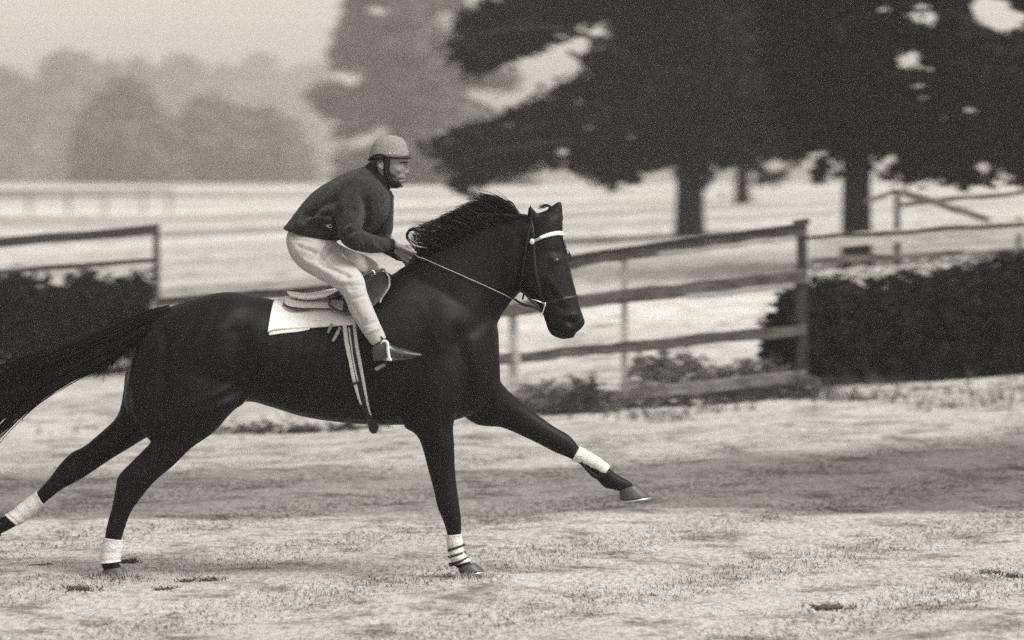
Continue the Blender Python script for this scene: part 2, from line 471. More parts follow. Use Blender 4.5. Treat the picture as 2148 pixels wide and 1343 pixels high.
def limbs(mb, base, top, r0, r1, n, spread, rise=.3, seed=1, zlo=.35):
    rr = random.Random(seed); base = Vector(base); top = Vector(top)
    tube(mb, [base+(base-top).normalized()*.15, base+(top-base)*.04, base+(top-base)*.3, base+(top-base)*.65, top], [r0*1.45, r0*1.08, r0*.9, r0*.55, r1], 12, 3)
    for i in range(n):
        t = zlo+(1-zlo)*(i+.5)/n; p = base+(top-base)*t; a = rr.uniform(0, 2*math.pi); L = spread*rr.uniform(.5, 1)*(1.15-t*.6)
        d = Vector((math.cos(a), math.sin(a)*.8, rise*rr.uniform(.2, 1.2)))
        q1 = p+d*L*.4+Vector((0, 0, rr.uniform(-.1, .2))); q2 = p+d*L
        tube(mb, [p, q1, q2], [r0*.35*(1.1-t*.6), r0*.2*(1.1-t*.6), .02], 7, 3)
        for k in range(3):
            s = p.lerp(q2, rr.uniform(.4, .9)); e = s+Vector((rr.uniform(-1, 1), rr.uniform(-1, 1), rr.uniform(-.3, .7)))*L*.3
            tube(mb, [s, s.lerp(e, .5)+Vector((0, 0, .05)), e], [r0*.1, r0*.06, .012], 5)

def tree(name, label, u, vb, y, wpx, ztop, poly, n, per, rad, size, dmax, leafm, holes=(), group=None, spread=4, seed=1, flat=.6, nl=10, zlo=.35, cat='tree', lean=0, extra=()):
    b = P(u, vb, y); root = empty(name, (b.x, b.y, b.z)); tag(root, label, cat, group)
    mb = MB(); limbs(mb, b, Vector((b.x+lean, b.y, ztop)), wpx*(y+20)/FPX/2, .05, nl, spread, seed=seed, zlo=zlo)
    for pl, r in extra: tube(mb, [P(*q) for q in pl], r, 8, 4)
    mb.build('trunk', M['bark'], root)
    c = poly_clumps(poly, y, n, dmax, holes=holes)
    V = trim(leaves(c, per, rad, size, flat), poly, holes, 9 if y < 200 else 5, 1.0 if y < 200 else .6)-np.array([b.x, b.y, b.z])
    link_quads('crown', V, 4, leafm, root)
    return root

# near dark pair on the right
polyA = [(935, 100), (950, 60), (975, 20), (1045, 8), (1060, -60), (1200, -260), (1450, -330), (1650, -300), (1720, -100), (1730, 120), (1700, 300), (1660, 330), (1600, 330), (1530, 350), (1500, 345), (1480, 400), (1420, 340),
         (1340, 372), (1300, 392), (1262, 398), (1240, 365), (1175, 340), (1130, 352), (1050, 378), (990, 392), (938, 408), (945, 370), (918, 335), (885, 320), (882, 290), (920, 296), (1010, 262), (1060, 240), (1110, 215), (1160, 185), (1205, 170), (1222, 140), (1208, 118), (1262, 90), (1292, 62), (1270, 44), (1225, 48), (1185, 82), (1150, 98), (1100, 112), (1050, 130), (1015, 152), (985, 158), (968, 132)]
polyB = [(1640, -260), (1850, -380), (2150, -300), (2330, 20), (2330, 300), (2250, 385), (2148, 392), (2080, 375), (2020, 400), (1960, 372), (1900, 385), (1850, 362), (1835, 330), (1815, 335), (1790, 360), (1760, 352), (1742, 385), (1715, 400), (1700, 350), (1660, 330), (1630, 250), (1600, 60)]
tree('cedar_tree', 'dark spreading conifer with low boughs and the thinner left trunk standing behind the board fence', 1447, 495, 50, 58, 9.5, polyA, 2600, 34, .33, .105, 3.2, M['leafdark'],
     holes=[(1215, 215, 10, 8), (1325, 290, 9, 7), (1180, 318, 16, 10), (1620, 355, 22, 14), (1585, 318, 12, 9), (1505, 300, 14, 9)], group='dark conifers behind the fence', spread=3.6, seed=3, nl=9, zlo=.42,
     extra=[([(1447, 330, 50), (1300, 300, 49.5), (1150, 300, 49), (960, 335, 48.8)], [.09, .07, .04, .02]), ([(1447, 250, 50), (1330, 130, 49), (1180, 60, 48.5), (1000, 70, 48)], [.09, .07, .04, .02]),
            ([(1500, 345, 50), (1560, 320, 50), (1640, 330, 50)], [.06, .05, .02])])
tree('cedar_tree', 'dark spreading conifer with the thicker trunk rising beside the brush hedge on the right', 1797, 562, 34, 62, 7.2, polyB, 2500, 36, .27, .085, 2.6, M['leafdark'],
     holes=[(1928, 28, 36, 22), (1955, 50, 9, 22), (1855, 25, 14, 13), (1908, 125, 24, 26), (1945, 145, 26, 9), (1925, 182, 15, 7), (1938, 205, 10, 8), (2035, 232, 18, 10), (2102, 112, 9, 6), (2075, 20, 46, 34), (2110, 45, 50, 26),
            (1865, 335, 22, 12), (2065, 352, 16, 14), (1720, 322, 16, 10), (1690, 345, 20, 16), (1745, 340, 8, 12)], group='dark conifers behind the fence', spread=3.0, seed=8, nl=9, zlo=.42,
     extra=[([(1797, 250, 34), (1900, 200, 33.5), (2010, 190, 33), (2130, 220, 32.6)], [.11, .08, .05, .02]), ([(1797, 300, 34), (1700, 290, 34), (1640, 300, 34)], [.09, .06, .02])])
tree('cedar_tree', 'slim dim trunk with a few hanging sprays seen between the two dark conifers', 1557, 428, 85, 32, 9, [(1450, 345), (1500, 60), (1600, 20), (1680, 80), (1700, 330), (1655, 350), (1620, 385), (1590, 395), (1575, 350), (1530, 335)], 420, 26, .4, .14, 2.2, M['leafdark'],
     holes=[(1620, 345, 26, 14)], group='dark conifers behind the fence', spread=3, seed=5)
# hazy broad tree in the middle
polyC = [(735, -260), (722, 0), (728, 45), (709, 62), (695, 100), (698, 141), (747, 146), (762, 160), (755, 176), (731, 187), (695, 177), (660, 190), (647, 200), (665, 229), (711, 242), (716, 262), (693, 288), (731, 287), (770, 268), (812, 252), (830, 275), (780, 315), (735, 318), (702, 330), (702, 378), (770, 385), (860, 350), (875, 400), (900, 415), (960, 425), (1040, 430), (1110, 445), (1130, 400), (1060, 300), (1010, 262), (1049, 245), (1010, 215), (960, 196), (975, 175), (1080, 190), (1090, 160), (1010, 130), (1000, 60), (985, 25), (965, 0), (1000, -260), (860, -340)]
tree('broad_tree', 'pale grey broad tree standing in mist behind the rider', 850, 395, 265, 42, 24, polyC, 2300, 30, 1.15, .42, 6.5, M['leafmid'],
     holes=[(848, 132, 24, 9), (888, 66, 13, 11), (905, 106, 10, 8), (938, 48, 20, 30), (945, 80, 12, 10), (780, 20, 34, 10), (800, 34, 14, 8), (860, 105, 10, 6), (940, 280, 20, 16), (890, 200, 7, 8)], spread=9, seed=4, zlo=.3)
# two rounded trees in the left meadow, then the treeline
polyD = [(150, 378), (152, 320), (165, 270), (170, 235), (205, 215), (222, 185), (245, 172), (270, 164), (295, 175), (303, 195), (330, 215), (345, 245), (352, 262), (380, 300), (395, 380)]
polyE = [(350, 382), (362, 300), (378, 262), (400, 222), (440, 198), (462, 208), (490, 228), (520, 226), (545, 240), (565, 225), (582, 250), (612, 254), (625, 285), (650, 330), (665, 380)]
tree('round_tree', 'darkest rounded tree on the far side of the misty meadow', 268, 386, 380, 22, 11.5, polyD, 900, 26, 1.5, .5, 5, M['leaffar'], spread=4, seed=11, group='trees across the meadow')
tree('round_tree', 'broad low rounded tree to the right of the darkest tree across the meadow', 500, 388, 400, 26, 9, polyE, 1000, 26, 1.5, .5, 5, M['leaffar'], spread=5, seed=12, group='trees across the meadow')
far = [('left most tree of the pale treeline, cut by the picture edge', (-60, 70), 135, 560), ('tall pointed pale tree behind the darkest rounded tree', (60, 220), 101, 600), ('narrow pale tree top between two taller ones of the treeline', (190, 260), 122, 640), ('faint twin topped tree above the darkest rounded tree', (240, 330), 116, 680),
       ('faint high tree above the gap between the two rounded trees', (320, 440), 103, 720), ('very faint tree of the treeline above the broad low tree', (420, 510), 125, 780), ('palest tree of the treeline with a small pointed top', (490, 600), 103, 820), ('last palest tree of the treeline beside the broad misty tree', (580, 720), 120, 840)]
for k, (lb, (ua, ub), vt, y) in enumerate(far):
    um = (ua+ub)/2; rr = random.Random(k); w = ub-ua; pl = []
    for j in range(13):
        t = j/12; s = math.sin(math.pi*t)**.8; pl.append((ua-22+(w+44)*t, vt+(1-s)*120+rr.uniform(0, 14)))
    pl += [(ub+15, 388), (ua-15, 388)]
    tree('far_tree', lb, um, 388, y, 14, CAMZ+(V0-vt-50)/FPX*(y+20), pl, 620, 22, 2.3, .85, 8, M['leaffar'], group='pale treeline across the meadow', spread=5, seed=20+k, nl=5)

# ------------------------------------------------------------ fences
def board(root, a, b, h, w=.045, m='board', name='rail', label=None, sag=.012, seed=0):
    mb = MB(); a = Vector(a); b = Vector(b); rr = random.Random(seed); n = 7
    pts = [a.lerp(b, i/n)+Vector((0, 0, (rr.uniform(-1, 1) if 0 < i < n else 0)*sag)) for i in range(n+1)]
    hs = [h*rr.uniform(.9, 1.1) for _ in pts]
    base = []
    for p, hh in zip(pts, hs):
        base.append([p+Vector((0, s*w/2, t*hh/2)) for s, t in ((-1, -1), (1, -1), (1, 1), (-1, 1))])
    v = [q for r in base for q in r]; f = [(3, 2, 1, 0), tuple(len(v)-4+i for i in range(4))]
    for i in range(n):
        for j in range(4):
            k = (j+1) % 4; f.append((i*4+j, i*4+k, i*4+4+k, i*4+4+j))
    mb.add(v, f); o = mb.build(name, M[m], root, smooth=False)
    bv = o.modifiers.new('bevel', 'BEVEL'); bv.width = .006; bv.segments = 2
    if label: o['label'] = label
    return o
def post(root, u, vt, vb, y, wpx, m='board', label=None, cap=False):
    a = P(u, vb, y); b = P(u, vt, y); a.z = min(a.z, float(gz(a.x, a.y)))-.1; w = wpx*(y+20)/FPX
    mb = MB(); box(mb, a, b, w*1.05, w*1.05, w*.92, w*.92)
    if cap:
        c = b+Vector((0, 0, .015)); box(mb, c+Vector((-w*.8, 0, 0)), c+Vector((w*.7, 0, .02)), w*1.3, .05)
    o = mb.build('post', M[m], root, smooth=False)
    bv = o.modifiers.new('bevel', 'BEVEL'); bv.width = .01; bv.segments = 2
    if label: o['label'] = label
    return o
# long board fence: runs from the gate post on the right back to the left
def fy(u): return 16.0+(1690-u)/1350*2.2
f0 = P(1690, 845, fy(1690)); fence = empty('board_fence', f0)
tag(fence, 'long weathered board fence behind the horse, ending at the capped post', 'fence')
def bseg(u1, v1, u2, v2, thpx, m='board', name='rail', dy=-.08, w=.045, seed=0, label=None):
    a = P(u1, v1, fy(u1)+dy); b = P(u2, v2, fy(u2)+dy); board(fence, a, b, 1.2*thpx*(fy((u1+u2)/2)+20)/FPX, w, m, name, label, seed=seed)
bseg(1690, 481, 1306, 534, 22, seed=1); bseg(1306, 534, 1076, 568, 22, seed=2); bseg(1076, 566, 700, 606, 20, seed=3); bseg(700, 606, 325, 636, 14, seed=4)
bseg(1694, 470, 1190, 540, 5, 'boarddark', 'top_cap', -.07, .13, 5); bseg(1190, 540, 700, 598, 5, 'boarddark', 'top_cap', -.07, .13, 6); bseg(700, 598, 325, 629, 4, 'boarddark', 'top_cap', -.07, .13, 7)
bseg(1668, 499, 1380, 533, 9, 'boardlight', 'batten_or_shade', -.11, .03, 8, 'pale batten under the top rail')
bseg(1690, 580, 1306, 622, 24, seed=9); bseg(1306, 622, 1076, 650, 24, seed=10); bseg(1076, 650, 700, 690, 22, seed=11)
bseg(1666, 599, 1440, 623, 9, 'boardlight', 'batten_or_shade', -.11, .03, 12, 'pale batten under the second rail')
bseg(1690, 692, 1306, 728, 20, seed=13); bseg(1306, 728, 1090, 750, 18, seed=14); bseg(1076, 752, 700, 790, 18, seed=15)
bseg(1690, 790, 1306, 828, 22, 'boardmid', seed=16, dy=-.12); bseg(1306, 826, 1076, 832, 15, 'boardmid', seed=17, dy=-.12); bseg(1690, 812, 1306, 850, 6, 'boarddark', 'batten_or_shade', seed=18, dy=-.1)  # last piece: dark strip painting shade under the bottom rail
post(fence, 1682, 472, 848, fy(1682), 23, 'postwood', 'thick dark capped gate post', cap=True)
post(fence, 1310, 545, 850, fy(1310), 14, 'boardlight'); post(fence, 1076, 575, 868, fy(1076), 20, 'boardlight')
post(fence, 700, 600, 885, fy(700), 14, 'board'); post(fence, 325, 630, 900, fy(325), 12, 'boardlight')
# paddock fence behind the hedge
pb = P(1882, 560, 25); pad = empty('paddock_fence', pb); tag(pad, 'pale split rail paddock fence with a diagonal brace behind the brush hedge', 'fence')
def pseg(u1, v1, u2, v2, th, m='board', name='rail', y1=24.8, y2=24.8, seed=0):
    board(pad, P(u1, v1, y1), P(u2, v2, y2), 1.9*th*45/FPX, .06, m, name, seed=seed)
pseg(1692, 508, 2200, 474, 15, 'boardlight', seed=21); pseg(1692, 500, 2200, 466, 5, 'board', seed=22)
pseg(1700, 582, 2200, 548, 12, 'boardlight', seed=23); pseg(1700, 548, 2200, 524, 7, 'board', seed=24)
pseg(1890, 403, 2075, 462, 8, 'board', 'brace', 24.6, 24.6, 25); pseg(1876, 402, 1815, 424, 5, 'board', 'brace', 24.6, 24.6, 26); pseg(1890, 430, 2200, 398, 5, 'board', seed=27)
post(pad, 1882, 398, 600, 25, 13, 'boarddark'); post(pad, 2137, 455, 600, 25, 12, 'board'); post(pad, 2190, 450, 600, 25, 12, 'board')
# jump wing on the left
jw = P(328, 755, 23.2); wing = empty('jump_wing', jw); tag(wing, 'dark timber rail and end post standing up out of the low brush on the left', 'jump')
board(wing, P(-220, 528, 23), P(330, 480, 23), 20*43/FPX, .08, 'boarddark', 'rail', seed=31)
board(wing, P(-220, 588, 23), P(326, 546, 23), 10*43/FPX, .06, 'boarddark', 'rail', seed=32)
post(wing, 328, 470, 760, 23.15, 14, 'boarddark'); post(wing, -190, 500, 760, 23.15, 14, 'boarddark')
# meadow fence far off
mf = P(0, 425, 110); mfen = empty('meadow_fence', mf); tag(mfen, 'low faint rail fence far across the meadow on the left', 'fence')
board(mfen, P(-200, 406, 110), P(360, 397, 112), 5*130/FPX, .1, 'board', seed=41); board(mfen, P(-200, 418, 110), P(360, 408, 112), 3*130/FPX, .1, 'board', seed=42)
for k, u in enumerate((-120, -40, 62, 143, 220, 300, 355)): post(mfen, u, 400-(u-60)*.008, 430, 110.5+k*.1, 6, 'board')

# ------------------------------------------------------------ brush hedges and weeds
def brushmass(name, label, cat, poly, y, n, per, rad, size, dmax, m, twigs=0, group=None):
    pl = np.array(poly); b = P(pl[:, 0].mean(), pl[:, 1].max(), y); root = empty(name, b); tag(root, label, cat, group)
    c = poly_clumps(poly, y, n, dmax, 1.5)
    V = trim(leaves(c, per, rad, size, 1.1), poly, (), 7)-np.array(b)
    c[:, 2] = np.maximum(c[:, 2], gz(c[:, 0], c[:, 1]))
    link_quads('foliage', V, 4, m, root)
    if twigs:
        mb = MB(); rr = random.Random(3)
        q = poly_clumps(poly, y, twigs, dmax, 1.5)
        for x, yv, z in q:
            g0 = float(gz(x, yv)); tp = Vector((x+rr.uniform(-.08, .08), yv+rr.uniform(-.08, .08), z+rr.uniform(0, .12)))
            bs = Vector((x+rr.uniform(-.05, .05), yv, g0-.02)); tube(mb, [bs, bs.lerp(tp, .5)+Vector((rr.uniform(-.03, .03), 0, 0)), tp], [.012, .008, .003], 4)
        mb.build('stem', M['bark'], root)
    return root
hr = [(1590, 858), (1598, 800), (1603, 730), (1600, 690), (1624, 648), (1644, 608), (1660, 594), (1693, 584), (1720, 592), (1753, 586), (1790, 596), (1841, 590), (1870, 584), (1902, 574), (1940, 582), (1975, 566), (2022, 566), (2075, 545), (2123, 537), (2200, 534), (2300, 540), (2300, 790), (2123, 806), (1962, 822), (1801, 846), (1690, 856)]
brushmass('brush_hedge', 'tall dark dense brush hedge to the right of the capped fence post', 'hedge', hr, 17.3, 3600, 34, .11, .034, .7, M['brush'], 300)
hl = [(-260, 590), (-200, 572), (-100, 585), (0, 588), (30, 572), (60, 576), (100, 600), (138, 608), (152, 578), (185, 572), (200, 592), (250, 590), (280, 582), (318, 588), (330, 745), (180, 750), (0, 756), (-260, 765)]
brushmass('brush_hedge', 'low dark brush fence under the timber rail behind the horse\'s tail', 'hedge', hl, 24.0, 2200, 34, .15, .045, .6, M['brush'], 160)
weeds = [('ragged leafy weed clump against the bottom rail in front of the horse\'s chest', [(1120, 872), (1150, 842), (1160, 812), (1182, 822), (1200, 786), (1222, 800), (1240, 780), (1262, 812), (1290, 830), (1310, 872), (1250, 884), (1190, 880)], 15.2, .06),
         ('grey weeds growing through the lower rails midway to the capped post', [(1310, 800), (1318, 765), (1340, 742), (1362, 760), (1385, 726), (1410, 748), (1450, 735), (1480, 768), (1530, 775), (1560, 800), (1450, 806)], 16.9, .13),
         ('dark weeds below the bottom rail near the capped post', [(1400, 868), (1420, 838), (1460, 846), (1500, 828), (1560, 838), (1600, 818), (1670, 815), (1680, 866), (1540, 872)], 15.6, .03),
         ('shaggy weeds wrapped round the foot of the capped post', [(1630, 862), (1642, 820), (1655, 832), (1668, 780), (1690, 800), (1712, 790), (1725, 830), (1750, 838), (1765, 864)], 15.6, .10),
         ('low weed clump left of the leafy one, under the short rail', [(1060, 872), (1085, 850), (1110, 858), (1130, 840), (1150, 862), (1165, 876)], 15.6, .09),
         ('dark low weeds along the fence foot seen under the horse\'s belly', [(430, 916), (470, 896), (520, 900), (560, 884), (600, 896), (640, 888), (690, 898), (740, 884), (790, 896), (840, 892), (870, 912), (700, 922)], 14.6, .03),
         ('weeds under the bottom rail between the two pale posts', [(1290, 868), (1310, 845), (1340, 855), (1370, 842), (1420, 850), (1440, 868)], 15.6, .035),
         ('pale weeds growing up between the middle rails beside the hedge', [(1480, 822), (1500, 780), (1530, 790), (1560, 752), (1590, 772), (1620, 740), (1650, 770), (1665, 822)], 16.7, .10),
         ('broad mid grey weed tangle between the lowest two fence rails', [(1300, 838), (1312, 790), (1340, 770), (1372, 782), (1400, 752), (1440, 762), (1478, 748), (1510, 772), (1560, 762), (1600, 782), (1640, 770), (1668, 790), (1668, 826), (1500, 840)], 16.6, .17),
         ('low grey tangle under the short bottom rail nearest the horse', [(1085, 850), (1100, 806), (1130, 818), (1160, 800), (1190, 822), (1200, 856)], 16.2, .15)]
weeds.append(('pale feathery grass heads showing over the top of the brush hedge', [(1690, 600), (1700, 570), (1735, 562), (1760, 572), (1800, 560), (1850, 566), (1900, 552), (1960, 554), (1990, 546), (2040, 542), (2040, 575), (1900, 600), (1750, 606)], 18.3, .4))
wm = {}
for lb, pl, y, g in weeds:
    if g not in wm: wm[g] = mat('weed_leaves', g, .85, .6, 5, spec=.2)
    brushmass('weed_clump', lb, 'weeds', pl, y, 330, 16, .08, .024, .3, wm[g], 0, 'weeds along the fence')
# clods and divots kicked out of the turf
clods = [(85, 1192, 44, 'dark clod of turf behind the standing hind hoof'), (165, 1238, 34, 'flat dark clod in front of the camera below the hind hoof'), (272, 1180, 20, 'small dark clod just right of the hind bandage'), (1742, 1278, 46, 'widest dark divot in the lower right of the turf'), (2078, 1205, 26, 'dark clod at the right edge of the turf'),
         (2125, 1212, 20, 'last small clod at the right picture edge'), (390, 1222, 18, 'small ringed clod right of the hind hoof'), (440, 1220, 26, 'long clod lying right of the ringed one'), (345, 1240, 24, 'mid sized clod below the hind hoof')]
torn = MB()
for u, v, wpx, lb in clods:
    d = FPX*CAMZ/(v-V0); y = d-20; c = P(u, v, y); c.z = float(gz(c.x, c.y)); w = wpx*d/FPX; mb = MB(); rr = random.Random(u)
    cur = c+Vector((-.7*w, 0, 0))
    for k in range(14):
        s = w*rr.uniform(.12, .24); cur = cur+Vector((rr.uniform(.02, .16)*w, rr.uniform(-.16, .18)*w, 0)); ellip(mb, cur+Vector((0, 0, s*.3)), (s*1.4, s, s*.6), Matrix.Rotation(rr.uniform(0, 3), 3, 'Z'), 8, 6)
    me = fuse(mb, w*.06, 1); V, N = arr(me); V += N*(rng.normal(0, w*.02, len(V)))[:, None]; set_arr(me, V)
    tc_ = tag(mesh_obj('turf_clod', me, M['soil']), lb, 'clod', 'clods kicked out of the turf')
    for k in range(70):
        q = c+Vector((rr.gauss(0, .6)*w, rr.uniform(-1.3, 1.7)*w, 0)); q.z = float(gz(q.x, q.y)); a_ = rr.uniform(0, 6.3); h_ = rr.uniform(.008, .03)
        torn.add([q+Vector((-.004, 0, 0)), q+Vector((.004, 0, 0)), q+Vector((math.cos(a_)*h_*1.3, math.sin(a_)*h_*1.3, h_))], [(0, 1, 2)])
hoofgrass = []
for hu, hv, hy in ((990, 1203, -.16), (965, 1203, -.14), (1012, 1204, -.18), (240, 1215, -.18), (210, 1214, -.15), (270, 1216, -.2)):
    p = P(hu, hv, hy)
    for k in range(90):
        x_, y_ = p.x+random.gauss(0, .035), p.y-abs(random.gauss(0, .09))+.01; z_ = float(gz(x_, y_))-.004; h_ = random.uniform(.012, .042); a_ = random.uniform(0, 6.3)
        q = Vector((x_, y_, z_)); hoofgrass.append((q, h_, a_))
        if k % 3 == 0: torn.add([q+Vector((-.004, 0, 0)), q+Vector((.004, 0, 0)), q+Vector((math.cos(a_)*h_*.8, math.sin(a_)*h_*.8, h_*.8))], [(0, 1, 2)])
hg = MB()
for q, h_, a_ in hoofgrass: hg.add([q+Vector((-.003, 0, 0)), q+Vector((.003, 0, 0)), q+Vector((math.cos(a_)*h_*.5, math.sin(a_)*h_*.5, h_))], [(0, 1, 2)])
tag(hg.build('tall_grass', M['turf'], None, False), kind='stuff')
tag(torn.build('torn_grass', wm[.03], None, False), kind='stuff')

# ------------------------------------------------------------ HORSE
hb = MB()
loft(hb, [(305, 690, 268, 790, .12, 0), (330, 658, 262, 850, .19, 0), (370, 638, 290, 880, .24, 0), (420, 622, 350, 880, .27, 0), (480, 612, 430, 868, .28, 0), (540, 621, 512, 843, .27, 0),
          (600, 634, 568, 854, .27, 0), (660, 640, 630, 873, .28, 0), (720, 630, 700, 885, .285, 0), (780, 600, 770, 891, .28, 0), (830, 572, 830, 892, .26, 0), (880, 565, 890, 890, .235, 0), (940, 575, 945, 884, .215, 0),
          (1000, 610, 1000, 866, .17, 0), (1034, 650, 1034, 840, .11, 0), (1046, 700, 1050, 812, .05, 0)], n=28)
loft(hb, [(835, 566, 950, 860, .16, 0), (866, 548, 1020, 800, .165, 0), (905, 522, 1047, 745, .145, 0), (950, 500, 1039, 700, .12, 0), (990, 475, 1050, 666, .10, 0), (1030, 456, 1066, 643, .09, 0), (1070, 452, 1082, 622, .085, -.01), (1105, 449, 1110, 600, .08, -.02)], n=24)
loft(hb, [(1150, 440, 1104, 456, .05, -.01), (1178, 448, 1090, 500, .085, -.02), (1181, 482, 1080, 560, .1, -.03), (1187, 518, 1080, 602, .1, -.045), (1194, 550, 1092, 614, .095, -.06), (1201, 582, 1107, 624, .083, -.075), (1208, 608, 1121, 634, .07, -.09),
          (1216, 640, 1135, 654, .062, -.105), (1224, 664, 1143, 674, .06, -.115), (1228, 676, 1148, 690, .056, -.12), (1221, 689, 1155, 701, .05, -.125), (1209, 698, 1166, 708, .04, -.125), (1205, 709, 1180, 712, .028, -.125)], n=22)
ellip(hb, P(1197, 703, -.125), (.024, .03, .018))
ellip(hb, P(1190, 540, 0.0), (.024, .03, .036)); ellip(hb, P(1163, 547, -.125), (.03, .016, .026))
loft(hb, [(1104, 462, 1130, 458, .022, -.06), (1106, 446, 1124, 444, .019, -.065), (1108, 436, 1117, 436, .012, -.065), (1110.5, 427, 1112.5, 427, .003, -.065)], n=10)
loft(hb, [(1136, 462, 1182, 466, .028, .04), (1146, 440, 1181.5, 444, .026, .045), (1158, 431, 1181, 432, .018, .045), (1168, 424, 1178, 424, .008, .045), (1173, 419, 1176, 420, .003, .045)], n=10)
# front legs
loft(hb, [(985, 700, 950, 850, .10, .08), (1030, 760, 975, 876, .10, .10), (1056, 808, 1005, 893, .085, .12), (1095, 843, 1050, 897, .07, .13), (1130, 871, 1090, 913, .055, .13), (1165, 896, 1130, 932, .046, .13), (1190, 910, 1163, 949, .046, .13),
          (1205, 924, 1185, 958, .04, .13), (1215, 938, 1200, 965, .034, .13), (1245, 956, 1223, 980, .03, .13), (1270, 973, 1245, 1000, .03, .13), (1284, 987, 1256, 1012, .036, .13), (1302, 999, 1270, 1025, .034, .13), (1322, 1010, 1290, 1028, .032, .13), (1330, 1018, 1302, 1034, .03, .13)], n=18)
loft(hb, [(985, 690, 845, 770, .10, -.11), (990, 770, 842, 840, .11, -.13), (968, 848, 846, 893, .095, -.14), (952, 888, 870, 910, .075, -.14), (953, 927, 884, 935, .06, -.14), (956, 993, 898, 988, .046, -.14), (960, 1028, 908, 1024, .042, -.14),
          (964, 1058, 917, 1064, .046, -.14), (968, 1090, 928, 1090, .038, -.14), (968, 1116, 937, 1121, .03, -.14), (969, 1146, 941, 1150, .027, -.14), (975, 1166, 944, 1174, .034, -.14), (986, 1180, 956, 1190, .032, -.14), (992, 1186, 966, 1196, .03, -.14)], n=18)
# hind legs
loft(hb, [(470, 690, 290, 720, .12, -.11), (505, 775, 272, 800, .13, -.14), (517, 838, 276, 868, .12, -.15), (490, 862, 300, 912, .095, -.15), (448, 908, 316, 926, .078, -.15), (405, 938, 304, 940, .062, -.15), (365, 977, 276, 968, .052, -.15), (330, 1006, 248, 998, .052, -.15),
          (300, 1040, 241, 1028, .045, -.15), (276, 1074, 234, 1065, .037, -.15), (263, 1107, 224, 1100, .032, -.15), (256, 1131, 219, 1127, .03, -.15), (251, 1160, 214, 1160, .028, -.15), (250, 1180, 211, 1184, .034, -.15), (258, 1192, 222, 1203, .032, -.15)], n=18)
loft(hb, [(400, 760, 262, 780, .11, .1), (375, 830, 256, 835, .1, .13), (335, 897, 244, 874, .09, .14), (292, 928, 212, 906, .066, .14), (236, 962, 176, 936, .055, .14), (196, 989, 150, 949, .048, .14), (163, 1010, 125, 974, .048, .14), (132, 1026, 101, 1006, .042, .14),
          (106, 1046, 84, 1024, .033, .14), (91, 1059, 76, 1034, .03, .14), (66, 1080, 48, 1055, .029, .14), (46, 1096, 22, 1076, .034, .14), (25, 1109, 0, 1086, .036, .14), (5, 1119, -18, 1096, .033, .14), (-8, 1124, -26, 1106, .032, .14)], n=18)
hme = fuse(hb, .0105, 5)
V, N = arr(hme)
S = [(900, 640, 870, 770, 22, -.006, -1), (925, 660, 900, 780, 36, .006, -1), (885, 640, 965, 830, 12, .0025, -1), (890, 810, 930, 850, 34, .012, -1), (960, 700, 985, 840, 16, -.016, -1), (985, 720, 1000, 800, 22, .008, -1), (920, 880, 930, 950, 14, .008, -1), (935, 900, 925, 990, 6, -.006, -1),
     (960, 720, 1060, 640, 14, -.010, -1), (940, 690, 1070, 560, 24, .008, -1), (960, 600, 1050, 500, 16, .004, -1), (440, 660, 400, 740, 10, .004, -1), (425, 650, 380, 740, 9, -.004, -1), (1010, 770, 1020, 800, 16, .003, -1),
     (440, 680, 380, 730, 60, .010, -1), (330, 720, 300, 860, 22, .008, -1), (350, 700, 345, 860, 14, -.014, -1), (400, 800, 380, 880, 34, .012, -1), (500, 700, 515, 800, 26, -.022, -1), (470, 850, 440, 870, 22, .012, -1), (500, 640, 470, 690, 20, .01, -1), (445, 832, 492, 806, 7, .007, -1), (450, 844, 500, 820, 7, -.007, -1),
     (640, 760, 640, 850, 70, .010, -1), (580, 830, 700, 870, 20, -.006, -1), (300, 990, 270, 1000, 10, .008, -1), (330, 950, 290, 985, 6, -.006, -1),
     (1115, 565, 1112, 585, 26, .014, -1), (1092, 500, 1088, 560, 10, -.010, -1), (1150, 585, 1185, 635, 7, .008, -1), (1160, 610, 1180, 640, 12, -.006, -1), (1150, 570, 1135, 640, 10, -.005, -1), (1163, 528, 1172, 530, 8, -.006, -1), (1195, 673, 1200, 676, 9, -.016, -1), (1185, 664, 1208, 662, 5, .007, -1), (1150, 690, 1195, 698, 3.5, -.006, -1), (1165, 660, 1160, 690, 12, .005, -1)]
for k in range(7): S.append((585+k*26, 700+k*6, 565+k*26, 840+k*4, 7, -.0022, -1))
V = brush(V, N, S)
for a in S[:]:
    pass
set_arr(hme, V)
horse = mesh_obj('horse', hme, M['horse'])
tag(horse, 'near black horse at full gallop with flying mane and white bandages on its lower legs', 'horse')
HB = bvh_of(hme)
